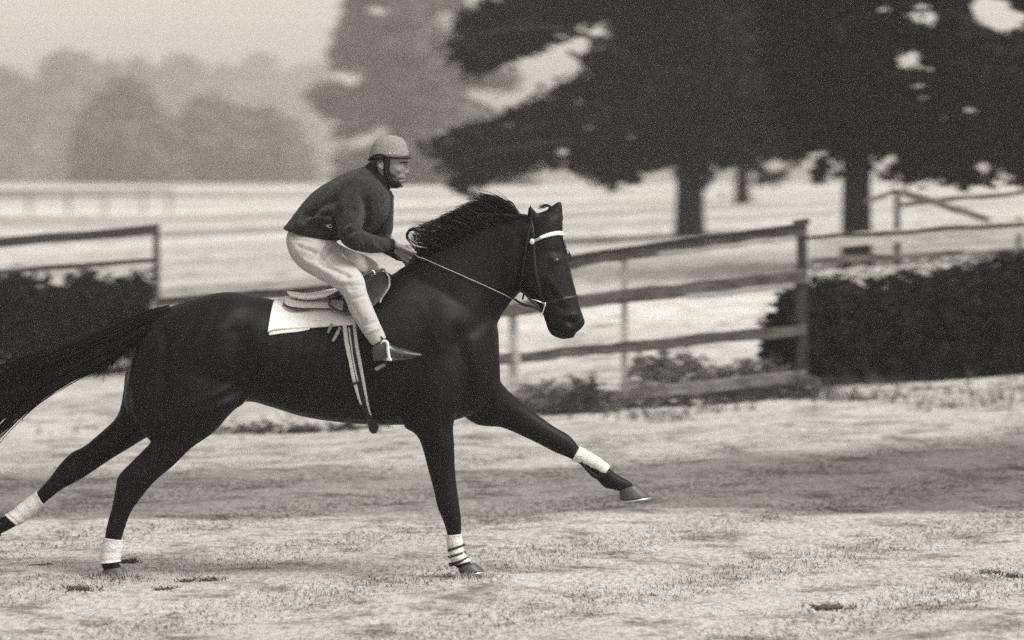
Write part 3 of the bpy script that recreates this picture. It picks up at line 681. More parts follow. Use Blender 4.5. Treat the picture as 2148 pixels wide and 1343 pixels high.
# hooves
def hoof(secs, plate, lab=None):
    mb = MB(); loft(mb, secs, 3, 16); me = fuse(mb, .005, 2); o = mesh_obj('hoof', me, M['hoof'], horse)
    mb = MB(); loft(mb, plate, 2, 16); q = mb.build('shoe', M['iron'], o); return o
hoof([(1334, 1015, 1299, 1028, .038, .13), (1346, 1024, 1299, 1040, .047, .13), (1358, 1034, 1299, 1046, .053, .13), (1366, 1043, 1302, 1051, .055, .13)], [(1367, 1043, 1302, 1051, .056, .13), (1366, 1047, 1304, 1053, .055, .13)])
hoof([(997, 1180, 962, 1189, .038, -.14), (1004, 1186, 961, 1195, .046, -.14), (1013, 1193, 962, 1199, .052, -.14), (1018, 1199, 964, 1203, .054, -.14)], [(1019, 1199, 964, 1203, .055, -.14), (1018, 1202, 966, 1205, .054, -.14)])
hoof([(257, 1188, 215, 1196, .038, -.15), (265, 1198, 210, 1204, .046, -.15), (272, 1207, 208, 1210, .052, -.15), (276, 1213, 208, 1214, .054, -.15)], [(276, 1213, 208, 1214, .055, -.15), (275, 1216, 210, 1216, .054, -.15)])
hoof([(4, 1122, -22, 1099, .038, .14), (-4, 1129, -32, 1104, .046, .14), (-20, 1138, -42, 1112, .052, .14), (-34, 1148, -48, 1120, .054, .14)], [(-34, 1148, -48, 1120, .055, .14), (-37, 1149, -51, 1121, .054, .14)])
# bandages
def bandage(secs, lab, ties=()):
    mb = MB(); K = []
    for s in secs:
        u1, v1, u2, v2, hw, yc = s; cu, cv = (u1+u2)/2, (v1+v2)/2; e = 1.16
        K.append((cu+(u1-cu)*e, cv+(v1-cv)*e, cu+(u2-cu)*e, cv+(v2-cv)*e, hw*1.16, yc))
    KK = catmull(K, 5); KK = [tuple(k) for k in KK]
    K2 = []
    for i, k in enumerate(KK):       # wraps of the bandage: small ridges
        e = 1+.035*math.cos(i*1.9); cu, cv = (k[0]+k[2])/2, (k[1]+k[3])/2
        K2.append((cu+(k[0]-cu)*e, cv+(k[1]-cv)*e, cu+(k[2]-cu)*e, cv+(k[3]-cv)*e, k[4]*e, k[5]))
    loft(mb, K2, 2, 20); o = mb.build('leg_bandage', M['wrap'], horse); o['label'] = lab
    if ties:
        bm = BVHTree.FromPolygons([v.co.copy() for v in o.data.vertices], [tuple(p.vertices) for p in o.data.polygons])
        for t in ties:
            mb = MB(); ribbon(mb, bm, t, .004, .003, 4, 3); mb.build('bandage_tie', M['wrapdark'], o)
bandage([(1215, 938, 1200, 965, .034, .13), (1232, 948, 1214, 970, .032, .13), (1258, 963, 1238, 982, .03, .13), (1279, 979, 1266, 999, .029, .13)], 'clean white bandage on the raised far foreleg')
bandage([(967, 1120, 937, 1123, .03, -.14), (969, 1146, 941, 1150, .027, -.14), (975, 1166, 946, 1172, .033, -.14), (986, 1177, 952, 1186, .033, -.14)], 'white bandage with three dark ties on the standing foreleg',
        [[(940, 1155, 6), (955, 1150, 5), (976, 1142, 4)], [(940, 1169, 6), (956, 1165, 5), (978, 1157, 4)], [(942, 1185, 9), (958, 1181, 6), (980, 1170, 4)]])
bandage([(256, 1133, 219, 1128, .031, -.15), (252, 1160, 214, 1160, .029, -.15), (250, 1178, 211, 1182, .034, -.15)], 'white bandage on the standing hind leg')
bandage([(92, 1058, 77, 1033, .03, .14), (68, 1079, 49, 1054, .029, .14), (46, 1096, 22, 1076, .034, .14), (36, 1102, 12, 1081, .035, .14)], 'white bandage on the trailing hind leg at the picture edge')
mb = MB(); ellip(mb, P(1166, 546, -.128), (.017, .014, .013)); mb.build('eye', M['eye'], horse)
# tendon boot strap detail: dark flap over the back of the far bandage
mb = MB(); loft(mb, [(1222, 967, 1216, 972, .03, .125), (1240, 985, 1226, 984, .032, .125), (1262, 997, 1245, 1003, .033, .125), (1286, 985, 1266, 1010, .03, .125)], 3, 12)
o = mb.build('leg_bandage', M['horse'], horse); o['label'] = 'dark boot flap behind the raised bandage'

# hair
def strands(mb, guides, n, jit, r0=.0035, depth=.05, sub=5, tip=.15, ns=3, yfun=None):
    G = [np.array([(g[0], g[1]) for g in catmull([(a, b, 0) for a, b in gg], 4)]) for gg in guides]
    L = 13
    G = [np.stack([np.interp(np.linspace(0, 1, L), np.linspace(0, 1, len(g)), g[:, i]) for i in (0, 1)], 1) for g in G]
    for k in range(n):
        t = random.random()*(len(G)-1); i = int(t); f = t-i
        g = G[i]*(1-f)+G[i+1]*f
        ln = random.uniform(.55, 1.06)
        ph, am = random.uniform(0, 6.3), random.uniform(.2, 1)*jit
        y = random.uniform(-1, 1)*depth; pts = []; rr = []
        ox, oy = random.uniform(-1, 1)*jit*.5, random.uniform(-1, 1)*jit*.5
        for j in range(L):
            s = j/(L-1); q = s*ln
            uu = np.interp(q, np.linspace(0, 1, L), g[:, 0]); vv = np.interp(q, np.linspace(0, 1, L), g[:, 1])
            if q > 1:
                uu += (g[-1, 0]-g[-2, 0])*(q-1)*L; vv += (g[-1, 1]-g[-2, 1])*(q-1)*L
            w = math.sin(ph+s*4.5)*am*s
            pts.append(P(uu+ox+w*.5, vv+oy+w, (y*(1+s*.6) if yfun is None else yfun(y, s)))); rr.append(r0*(1-s*(1-tip)))
        tube(mb, pts, rr, ns)
mb = MB()
mane_guides = [[(1092, 462), (1080, 440), (1058, 420), (1032, 410), (1003, 403)], [(1080, 462), (1060, 438), (1035, 420), (1008, 415), (980, 419)], [(1065, 468), (1035, 440), (1005, 428), (978, 434), (950, 444)],
               [(1045, 476), (1010, 452), (980, 442), (955, 448), (925, 462)], [(1025, 488), (985, 466), (955, 452), (930, 458), (910, 472)], [(1000, 498), (960, 476), (930, 468), (905, 470), (872, 476)],
               [(975, 512), (940, 494), (910, 488), (885, 480), (866, 478)], [(950, 526), (920, 505), (896, 497), (880, 492), (868, 484)], [(930, 540), (905, 522), (885, 515), (868, 512), (858, 498)]]
strands(mb, mane_guides, 820, 6, .0032, .05)
strands(mb, mane_guides, 130, 15, .0022, .06)
strands(mb, [[(945, 545), (915, 530), (890, 522), (868, 518), (856, 512)], [(945, 560), (915, 545), (890, 535), (868, 530), (862, 524)], [(940, 575), (905, 562), (885, 550), (872, 540), (866, 530)]], 260, 5, .0036, .04)
strands(mb, [[(1100, 455), (1060, 450), (1010, 455), (960, 478), (915, 505)], [(1100, 458), (1050, 462), (1000, 480), (950, 505), (895, 535)]], 260, 8, .005, .05)
strands(mb, [[(915, 520), (885, 490), (866, 478), (853, 487), (853, 503), (866, 517)], [(920, 522), (890, 496), (868, 483), (857, 490), (857, 502), (872, 520)]], 60, 2, .003, .03)
strands(mb, [[(1052, 424), (1066, 421), (1077, 428), (1081, 440), (1083, 455)], [(1053, 425), (1068, 423), (1079, 430), (1083, 442), (1085, 456)]], 14, 2, .002, .02)
strands(mb, [[(1160, 440), (1150, 431), (1140, 431), (1126, 437)], [(1160, 446), (1152, 434), (1146, 432), (1132, 438)]], 60, 3, .003, .03)
mb.build('mane', M['hair'], horse)
mb = MB()
loft(mb, [(350, 646, 330, 672, .035, 0), (300, 668, 280, 712, .05, 0), (240, 690, 225, 742, .06, 0), (170, 722, 150, 785, .065, 0), (110, 748, 85, 822, .065, 0), (55, 768, 25, 868, .06, 0), (0, 790, -40, 915, .05, 0), (-60, 830, -90, 960, .03, 0), (-110, 880, -130, 990, .01, 0)], n=14)
tail_guides = [[(352, 645), (290, 662), (200, 702), (110, 738), (40, 752), (-60, 800), (-140, 880)], [(350, 652), (290, 680), (200, 722), (110, 760), (30, 800), (-60, 860), (-130, 930)], [(345, 662), (280, 706), (200, 752), (115, 800), (45, 850), (-20, 920), (-90, 985)],
               [(342, 668), (278, 726), (205, 768), (125, 808), (55, 858), (5, 905), (-40, 960)]]
strands(mb, tail_guides, 900, 10, .0045, .06)
strands(mb, tail_guides, 70, 13, .0022, .06)
strands(mb, [[(300, 700), (262, 728), (235, 745), (218, 765), (208, 790)], [(295, 715), (255, 738), (228, 752), (208, 765), (195, 788)], [(270, 735), (245, 750), (235, 768), (228, 790), (215, 800)]], 70, 6, .002, .03)
strands(mb, [[(290, 705), (262, 735), (240, 752), (225, 772), (222, 800)], [(240, 745), (222, 760), (210, 772), (200, 786), (192, 800)]], 60, 9, .0018, .03)
strands(mb, [[(130, 800), (90, 820), (62, 838), (50, 860), (45, 880)], [(110, 815), (75, 832), (55, 850), (42, 870), (48, 890)]], 30, 5, .0018, .03)
mb.build('tail', M['hair'], horse)

# ------------------------------------------------------------ saddle cloth, saddle, girth
def drape(mb, cols, off, m=14, puff=0.0):
    """cols: list of (u_top, u_bot, v_bot) from rear to front; laid over the back on both sides"""
    rows = []
    for ut, ub, vb in cols:
        xt = P(ut, 600, 0).x; bt = P(ub, vb, -.27)
        h, nn, i, d = HB.ray_cast(Vector((xt, 0, 3)), Vector((0, 0, -1))); zt = h.z
        near = []
        for j in range(m+1):
            t = j/m; z = bt.z+(zt-bt.z)*math.sin(t*math.pi/2); x = bt.x+(xt-bt.x)*t
            if j == m: near.append(Vector((x, 0, zt+off))); continue
            h, nn, i, d = HB.ray_cast(Vector((x, -2, z-.004)), Vector((0, 1, 0)))
            if h is None: near.append(near[-1].copy() if near else Vector((x, 0, z))); continue
            if nn.y > 0: nn = -nn
            near.append(h+nn*(off+puff*math.sin(t*9+x*14)*.5))
        row = near+[Vector((p.x, -p.y, p.z)) for p in near[-2::-1]]
        rows.append(row)
    w = len(rows[0]); base = len(mb.v)
    for r in rows: mb.v += r
    for i in range(len(rows)-1):
        for j in range(w-1):
            a = base+i*w+j; mb.f.append((a, a+1, a+w+1, a+w))
def solid(o, t):
    s = o.modifiers.new('thickness', 'SOLIDIFY'); s.thickness = t; s.offset = 0
    b = o.modifiers.new('smooth', 'SUBSURF'); b.levels = 1; b.render_levels = 1
def interp_cols(keys, n):
    k = np.array(keys, float); s = np.linspace(0, 1, len(k)); q = np.linspace(0, 1, n)
    return [tuple(np.interp(q, s, k[:, i]) for i in range(3))[0:3] for _ in (0,)][0]
def cols(keys, n):
    k = np.array(keys, float); s = np.linspace(0, 1, len(k)); q = np.linspace(0, 1, n)
    return list(zip(*[np.interp(q, s, k[:, i]) for i in range(3)]))
cloth = empty('saddle_cloth', P(640, 680, -.28)); tag(cloth, 'white folded saddle cloth hanging below the saddle on the horse\'s back', 'saddle cloth')
mb = MB(); drape(mb, cols([(578, 560, 699), (600, 575, 694), (630, 610, 692), (690, 692, 687), (740, 745, 684)], 22), .012, puff=.008)
o = mb.build('lower_fold', M['white'], cloth); solid(o, .014)
mb = MB(); drape(mb, cols([(580, 562, 704), (600, 590, 700), (630, 625, 697), (650, 650, 692)], 14), .006)
o = mb.build('inner_fold', M['white'], cloth); solid(o, .008)
mb = MB(); drape(mb, cols([(596, 592, 655), (620, 606, 660), (650, 650, 656), (690, 692, 657), (730, 735, 660)], 20), .028, puff=.006)
o = mb.build('upper_fold', M['white'], cloth); solid(o, .014)
mb = MB(); ribbon(mb, HB, [(592, 648, 3), (604, 657, 6), (630, 661, 6), (660, 660, 3), (696, 660, 2)], .036, .006); mb.build('curl_shade', M['leather'], cloth)  # dark strip painting the shaded underside of the curled cloth edge

saddle = empty('saddle', P(720, 620, 0)); tag(saddle, 'small dark racing saddle with a white rear panel under the rider', 'saddle')
mb = MB()
loft(mb, [(602, 610, 606, 618, .06, 0), (615, 612, 618, 626, .12, 0), (645, 615, 648, 630, .15, 0), (690, 607, 690, 626, .15, 0), (708, 603, 708, 620, .13, 0)], 4, 18)
o = mb.build('rear_panel', M['panelwhite'], saddle)
mb = MB()
loft(mb, [(690, 614, 690, 630, .14, 0), (706, 608, 706, 632, .18, 0), (735, 592, 738, 622, .13, 0), (765, 574, 770, 606, .10, 0), (786, 566, 794, 590, .07, 0), (806, 563, 812, 574, .04, 0)], 4, 18)
mb.build('seat', M['leather'], saddle)
mb = MB(); drape(mb, cols([(612, 608, 636), (640, 640, 640), (700, 700, 637)], 12), .036); o = mb.build('panel_edge', M['panelwhite'], saddle); solid(o, .012)
mb = MB(); drape(mb, cols([(690, 690, 660), (706, 706, 668), (728, 730, 674), (750, 752, 670), (775, 785, 655), (790, 802, 640), (800, 822, 612), (806, 824, 598)], 22), .056)
o = mb.build('flap', M['leather'], saddle); solid(o, .01)
mb = MB(); ribbon(mb, HB, [(700, 656, 10), (714, 659, 15), (727, 662, 19)], .068, .006); mb.build('flap_patch', M['leatherlight'], saddle)
mb = MB(); ribbon(mb, HB, [(814, 585, 2), (822, 600, 3), (821, 615, 3), (812, 632, 2), (800, 648, 2)], .068, .004); mb.build('flap_piping', M['leatherlight'], saddle)
mb = MB(); ribbon(mb, HB, [(784, 586, 6), (791, 582, 8), (798, 580, 8)], .075, .01); mb.build('buckle', M['white'], saddle)
mb = MB(); tube(mb, [P(770, 570, -.06), P(778, 566, -.08), (P(786, 574, -.09)), P(783, 582, -.1)], .006, 8, 4); mb.build('pommel_ring', M['metal'], saddle)
for (a, b) in (((704, 667), (688, 703)), ((715, 690), (698, 719))):
    mb = MB(); ribbon(mb, HB, [(a[0], a[1], 6), ((a[0]+b[0])/2+1, (a[1]+b[1])/2, 7), (b[0], b[1], 5)], .02, .004); mb.build('strap_end', M['leatherlight'], saddle)
mb = MB(); ribbon(mb, HB, [(733, 668, 30), (738, 722, 30), (750, 780, 27), (762, 833, 22), (776, 878, 16), (783, 898, 15), (784, 905, 15)], .010, .02, 6, 4); mb.build('girth', M['black'], saddle)
for pts in ([(723, 676, 9), (728, 722, 9), (736, 764, 8), (743, 797, 7), (753, 835, 5)], [(743, 676, 5), (748, 722, 7), (755, 762, 7), (763, 805, 6), (772, 850, 4), (778, 866, 3)], [(733, 690, 3), (739, 740, 3), (747, 785, 3), (752, 800, 3)], [(741, 800, 4), (749, 822, 4), (757, 845, 4)]):
    mb = MB(); ribbon(mb, HB, pts, .016, .006); mb.build('girth_strap', M['webbing'], saddle)
mb = MB(); ribbon(mb, HB, [(738, 803, 5), (746, 801, 5), (755, 799, 5)], .022, .004); mb.build('girth_keeper', M['black'], saddle)
mb = MB(); tube(mb, [P(783, 876, -.1), P(783, 890, -.08), P(784, 902, -.06), P(784, 907, -.05)], [.03, .028, .024, .012], 10, 2); mb.build('girth_buckle', M['black'], saddle)
# stirrup hung from the saddle
mb = MB(); tube(mb, [P(762, 650, -.33), P(785, 690, -.36), P(803, 712, -.375)], .006, 6, 3); mb.build('stirrup_leather', M['black'], saddle)
mb = MB(); tube(mb, [P(799, 722, -.375), P(803, 716, -.38), (P(810, 716, -.38)), P(813, 722, -.385), P(814, 738, -.385), P(817, 754, -.385)], [.004, .005, .006, .008, .008, .008], 8, 4); 
tube(mb, [P(811, 754, -.385), P(822, 755, -.385)], .007, 8); mb.build('stirrup', M['white'], saddle)
mb = MB(); ribbon(mb, HB, [(784, 772, 7), (793, 767, 8), (804, 762, 6)], .06, .01); mb.build('stirrup_tread', M['leatherlight'], saddle)

# ------------------------------------------------------------ bridle
br = empty('bridle', P(1120, 560, -.1)); tag(br, 'dark leather bridle with white browband, round rosette and bright bit', 'bridle')
mb = MB(); ribbon(mb, HB, [(1132, 500, 6), (1145, 495, 8), (1160, 491, 9), (1172, 489.5, 9), (1181, 491, 9)], .006, .012); mb.build('browband', M['white'], br)
mb = MB(); ribbon(mb, HB, [(1118, 508, 5), (1126, 504, 6), (1134, 500, 6)], .006, .01); mb.build('browband_end', M['leatherlight'], br)
p, nn = onto(HB, 1117.5, 507.5, .008); mb = MB(); ellip(mb, p, (.013, .006, .015)); mb.build('rosette', M['white'], br)
mb = MB(); ribbon(mb, HB, [(1180, 497, 3), (1184, 512, 4), (1187, 524, 4), (1190, 533, 3)], .006, .006); mb.build('face_strap', M['leatherlight'], br)
for pts in ([(1112, 456, 5), (1117, 480, 6), (1119, 505, 6), (1122, 560, 6), (1130, 600, 6), (1139, 634, 6)], [(1112, 470, 5), (1104, 520, 6), (1096, 570, 6), (1090, 607, 6)]):
    mb = MB(); ribbon(mb, HB, pts, .004, .006); mb.build('cheek_strap', M['black'], br)
mb = MB(); ribbon(mb, HB, [(1135, 640, 7), (1160, 632, 7), (1190, 626, 7), (1212, 622, 7)], .004, .006); mb.build('noseband', M['black'], br)
mb = MB(); tube(mb, [P(1136, 635, -.155), P(1144, 638, -.165), P(1141, 648, -.165), P(1136, 663, -.16)], [.004, .0055, .004, .004], 8, 4)
tube(mb, [P(1114, 628, -.15), P(1124, 630, -.155), P(1136, 635, -.155)], [.002, .003, .004], 6, 3)
ellip(mb, P(1143, 637.5, -.168), (.008, .008, .007)); ellip(mb, P(1136, 662, -.16), (.006, .006, .007)); mb.build('bit', M['metal'], br)
mb = MB(); tube(mb, [P(1079, 622, -.08), P(1092, 608, -.1), P(1100, 614, -.11), P(1112, 629, -.13), P(1125, 640, -.14), P(1134, 654, -.15)], .006, 6, 4)
tube(mb, [P(1099, 616, -.1), P(1096, 628, -.08)], .005, 6); mb.build('chin_strap', M['black'], br)
mb = MB(); tube(mb, [P(1072, 622, -.06), P(1085, 632, -.09), P(1100, 640, -.12), P(1118, 644, -.14), P(1137, 655, -.155)], [.006, .0065, .007, .006, .004], 6, 4); mb.build('rein_end', M['black'], br)
mb = MB()
rp = [P(868, 532, -.16)]
for t in np.linspace(0, 1, 14):
    u = 876+(1072-876)*t; v = 539+(624-539)*t+6*math.sin(math.pi*t)*0
    q, nn = onto(HB, u, v, .010, -.12); rp.append(q)
rp.append(P(1080, 627, -.09))
rr_ = [.0028]*len(rp); tube(mb, rp, rr_, 6); mb.build('rein', M['leatherlight'], br)

# ------------------------------------------------------------ RIDER
pb_ = MB()
# head
loft(pb_, [(846, 300, 786, 300, .055, 0), (855, 322, 777, 326, .073, 0), (857.5, 334, 776, 337, .076, 0), (857.5, 341, 777, 344, .074, 0), (852.5, 347, 778, 350, .072, 0), (851, 357, 779, 358, .07, 0), (849.5, 365, 783, 366, .067, 0), (849, 371, 788, 373, .062, 0),
            (848, 379, 793, 380, .056, 0), (845.5, 386, 799, 387, .048, 0), (840, 392, 808, 392, .036, 0), (832, 395.5, 818, 395.5, .018, 0)], 3, 22, power=.9)
# neck, torso core
loft(pb_, [(783, 350, 818, 392, .056, 0), (772, 362, 812, 404, .06, 0), (750, 372, 805, 425, .11, 0), (705, 405, 775, 445, .12, 0), (660, 450, 725, 485, .11, 0), (640, 495, 680, 515, .10, 0)], 3, 20)
# nose, brow, lips, ear
tube(pb_, [P(853.5, 346, 0), P(854, 353, 0), P(854.5, 359.5, 0), P(852.5, 362.5, 0)], [.0065, .0078, .0098, .0105], 10, 3)
ellip(pb_, P(851, 362.5, -.012), (.008, .007, .006)); ellip(pb_, P(851, 362.5, .012), (.008, .007, .006))
tube(pb_, [P(846, 338.5, -.042), P(855, 338, -.024), P(857, 339, 0), P(855, 338, .024), P(846, 338.5, .042)], [.007, .008, .008, .008, .007], 8, 3)
tube(pb_, [P(839, 373.5, -.03), P(847, 371.5, -.014), P(849, 371.5, 0), P(847, 371.5, .014), P(839, 373.5, .03)], [.003, .0055, .0065, .0055, .003], 8, 3)
tube(pb_, [P(839, 379.5, -.028), P(846, 379.5, -.014), P(848, 379.5, 0), P(846, 379.5, .014), P(839, 379.5, .028)], [.003, .006, .0075, .006, .003], 8, 3)
ellip(pb_, P(842, 388.5, 0), (.014, .02, .013)); ellip(pb_, P(833, 358, -.05), (.022, .014, .018)); ellip(pb_, P(833, 358, .05), (.022, .014, .018))
for s in (-1, 1):
    ellip(pb_, P(798, 345, s*.078), (.016, .008, .024), Matrix.Rotation(.15, 3, 'Y')); ellip(pb_, P(800, 353, s*.076), (.009, .007, .009))
# arms
tube(pb_, [P(758, 405, -.09), P(738, 450, -.18), P(738, 494, -.24), P(775, 512, -.21), P(818, 515, -.15)], [.05, .04, .034, .030, .026], 12, 4)
tube(pb_, [P(790, 412, .10), P(798, 450, .17), P(802, 492, .22), P(825, 520, .15), P(845, 540, .08)], [.06, .05, .042, .034, .026], 12, 4)
def hand(w, k0, k1, side, thumb):
    """w wrist, k0..k1 knuckle line, fingers curl away from the camera side"""
    w = Vector(w); k0 = Vector(k0); k1 = Vector(k1)
    f = ((k0+k1)/2-w).normalized()
    for i in range(4):
        k = k0.lerp(k1, i/3); tube(pb_, [w.lerp(k, .0)+(k-w)*.02, w.lerp(k, .55), k], [.017, .0125, .0102], 10, 3)
        L = (.9, 1.0, .94, .76)[i]; inn = Vector((0, -side, 0)); dn = (k1-k0).normalized()
        p1 = k+f*.034*L+dn*.004; p2 = p1+inn*.022*L-f*.006+dn*.004; p3 = p2-f*.020*L+inn*.004
        tube(pb_, [k, p1, p2, p3], [.0098, .0086, .008, .0066], 9, 3); ellip(pb_, k+Vector((0, side*.003, 0)), (.0108, .0104, .0104))
    t = [Vector(q) for q in thumb]; tube(pb_, t, [.012, .0115, .0098, .0082], 9, 3)
hand(P(822, 517, -.15), P(856, 518, -.165), P(846, 543, -.140), -1, [P(830, 517, -.165), P(845, 521, -.185), P(860, 527, -.186), P(873, 531, -.172)])
hand(P(842, 538, .09), P(866, 538, .08), P(857, 560, .07), 1, [P(848, 538, .08), P(856, 538, .06), P(864, 541, .055), P(871, 545, .055)])
# legs and feet
tube(pb_, [P(655, 525, -.08), P(700, 560, -.17), P(738, 582, -.27)], [.05, .05, .042], 14, 4); tube(pb_, [P(738, 582, -.27), P(752, 620, -.31), P(772, 665, -.33), P(795, 712, -.34), P(797, 738, -.34)], [.042, .04, .04, .028, .028], 12, 4)
tube(pb_, [P(665, 515, .1), P(720, 545, .2), P(775, 580, .28)], [.06, .055, .045], 14, 4); tube(pb_, [P(775, 580, .28), P(782, 620, .31), P(795, 665, .33), P(808, 712, .34), P(808, 738, .34)], [.05, .05, .04, .028, .028], 12, 4)
for y in (-.34, .34):
    tube(pb_, [P(788, 745, y), P(820, 745, y), P(868, 746, y*1.02)], [.026, .03, .014], 10, 3)
pme = fuse(pb_, .0034, 2, .35); V, N = arr(pme)
V = brush(V, N, [(842, 344.5, 850, 344, 3.8, -.013, 0), (822, 372, 834, 377, 4, -.004, 0), (850, 352, 846, 364, 3, -.004, 0), (855, 333, 840, 333, 3, .003, 0), (853, 346, 854, 346, 2.2, -.003, 0), (838, 376, 849, 375.8, 1.3, -.006, 0), (832, 374, 836, 368, 3, -.003, 0), (838, 366, 845, 364, 2.5, -.003, 0), (798, 345, 799, 347, 3.2, -.006, 0), (846, 384, 840, 384.5, 2.4, -.004, 0), (825, 352, 836, 353, 5, .003, 0), (818, 370, 830, 372, 6, -.003, 0)])
set_arr(pme, V); person = mesh_obj('person', pme, M['skin'])
tag(person, 'rider crouched over the galloping horse in dark sweater, pale breeches and skull cap', 'person')
PB = bvh_of(pme)
# helmet
mb = MB()
loft(mb, [(826, 283.5, 808, 283.8, .022, 0), (842, 289, 793, 291, .055, 0), (850.5, 298, 784, 299, .073, 0), (855.5, 312, 777.5, 313, .084, 0), (858, 323, 774, 325, .088, 0), (858.8, 328, 773.6, 331, .088, 0)], 4, 28)
me = fuse(mb, .005, 2)
helm = mesh_obj('helmet', me, M['helmet'], person); helm['label'] = 'pale speckled skull cap'
HM = bvh_of(me)
mb = MB(); KK = []
for i in range(40):
    th = 2*math.pi*i/40; cu, cv = 816+42.5*math.cos(th), 330+1.5*math.cos(th)-(4.5*math.exp(-((math.cos(th)+.45)/.28)**2))+(7 if math.cos(th) < -.75 else 0)*(-math.cos(th)-.75)/.25
    e = 1.02+(.02 if math.cos(th) > .6 else 0)
    KK.append(P(816+(cu-816)*e, cv, math.sin(th)*.087))
KK.append(KK[0]); tube(mb, KK, .0072, 8); mb.build('rim', M['black'], helm)
mb = MB(); ribbon(mb, PB, [(812, 330, 13), (812, 345, 13), (811, 356, 13), (814, 368, 15), (821, 379, 16), (830, 387, 14), (838, 390, 9)], .004, .006, 4, 4); mb.build('chin_strap', M['black'], helm)  # strap, with its lower half widened to paint in the jaw's shade
mb = MB(); ribbon(mb, PB, [(818, 366, 10), (825, 376, 14), (834, 386, 12), (840, 390, 7)], .003, .005, 4, 4); mb.build('jaw_shade', M['black'], helm)  # black patch standing in for the shadow along the jaw
mb = MB(); ribbon(mb, PB, [(784, 336, 16), (784, 346, 13), (786, 357, 10), (790, 364, 6)], .004, .006, 4, 4); mb.build('harness', M['black'], helm)
mb = MB(); ribbon(mb, PB, [(794, 333, 20), (805, 333, 10), (815, 334, 8)], .003, .006, 4, 4); mb.build('harness', M['black'], helm)
for u in (817.5, 826.5):
    q, nn = onto(HM, u, 322, .002); mb = MB(); ellip(mb, q, (.0045, .004, .0048)); mb.build('rivet', M['white'], helm)
# face details
for s in (-1, 1):
    mb = MB(); ellip(mb, P(844.5, 345.5, s*.033), (.0085, .011, .0055)); e = mb.build('eye', M['white'], person)
    mb = MB(); ellip(mb, P(846.8, 345.5, s*.040), (.0042, .0045, .0045)); mb.build('iris', M['eye'], e)
mb = MB(); ribbon(mb, PB, [(838, 342, 1.6), (846, 340.3, 2.6), (855, 341.3, 1.8)], .0012, .002, 4, 2); mb.build('eyebrow', M['hair'], person)
mb = MB(); ribbon(mb, PB, [(836, 376.5, 1.5), (842, 376, 2.2), (848, 375.5, 2)], .0008, .002, 4, 2); mb.build('mouth', M['hair'], person)
mb = MB(); ribbon(mb, PB, [(776, 333, 8), (785, 331, 10), (797, 331, 10), (808, 333, 8)], .003, .003, 4, 3); ribbon(mb, PB, [(778, 346, 8), (783, 356, 10), (789, 364, 9)], .002, .003, 4, 3); ribbon(mb, PB, [(806, 334, 12), (810, 345, 8), (811, 352, 5)], .002, .003, 4, 3); ribbon(mb, PB, [(782, 342, 8), (788, 355, 9), (793, 362, 6)], .002, .003, 4, 3); mb.build('hair', M['hair'], person)

# sweater
mb = MB()
loft(mb, [(592, 480, 700, 516, .165, 0), (603, 468, 705, 506, .18, 0), (620, 446, 724, 502, .19, 0), (640, 420, 758, 498, .20, 0), (662, 399, 788, 484, .21, 0), (690, 381, 812, 456, .205, 0), (716, 367, 819, 428, .19, 0), (742, 356, 819, 408, .15, 0), (762, 350, 814, 398, .09, 0), (772, 349, 812, 392, .07, 0)], 4, 26, power=.92)
tube(mb, [P(752, 398, -.09), P(736, 440, -.18), P(733, 480, -.25), P(742, 500, -.27), P(775, 511, -.23), P(800, 514, -.18), P(821, 515, -.152)], [.10, .080, .064, .058, .050, .041, .031], 14, 4)
tube(mb, [P(792, 412, .10), P(797, 445, .17), P(798, 478, .20), P(797, 500, .20), P(820, 522, .15), P(845, 540, .085)], [.085, .072, .066, .056, .04, .028], 14, 4)
sme = fuse(mb, .008, 9); V, N = arr(sme)
FOLD = 1.6
V = brush(V, N, [(a_, b_, c_, d_, e_, f_*FOLD, g_) for a_, b_, c_, d_, e_, f_, g_ in [(700, 420, 640, 450, 8, -.010, -1), (690, 440, 640, 470, 7, .008, -1), (660, 455, 700, 462, 6, .008, -1), (650, 470, 700, 478, 7, -.010, -1), (712, 440, 700, 500, 7, -.014, -1), (762, 470, 735, 478, 4, .008, -1), (765, 477, 735, 488, 4, -.008, -1), (772, 482, 740, 498, 4, .009, -1),
                 (780, 490, 752, 505, 3.5, -.007, -1), (790, 495, 770, 512, 3.5, .006, -1), (730, 392, 700, 430, 8, -.006, -1), (770, 420, 768, 470, 8, -.012, -1), (625, 470, 690, 495, 5, .006, -1), (700, 395, 720, 388, 14, .006, -1), (640, 462, 662, 440, 6, -.010, -1), (652, 452, 690, 450, 5, -.010, -1), (640, 478, 690, 486, 4, -.009, -1), (700, 460, 705, 500, 4, -.01, -1), (745, 440, 728, 470, 4, -.007, -1), (752, 452, 738, 480, 4, .007, -1), (760, 410, 768, 440, 6, -.008, -1), (680, 400, 660, 430, 6, -.007, -1), (790, 500, 806, 522, 3, -.006, -1), (778, 498, 790, 520, 3, .005, -1), (764, 500, 772, 520, 3, -.006, -1)]])
V += N*(rng.normal(0, .0012, len(V)))[:, None]; set_arr(sme, V)
sw = mesh_obj('sweater', sme, M['sweater'], person); SB = bvh_of(sme)
mb = MB(); loft(mb, [(764, 350, 815, 402, .085, 0), (770, 344, 819, 396, .076, 0), (775, 341, 822, 391, .070, 0), (779, 345, 822, 386, .064, 0)], 3, 22); mb.build('collar', M['collar'], sw)
mb = MB(); tube(mb, [P(814, 515, -.16), P(823, 515.5, -.148)], [.035, .034], 16, 2); mb.build('cuff', M['collar'], sw)
mb = MB()
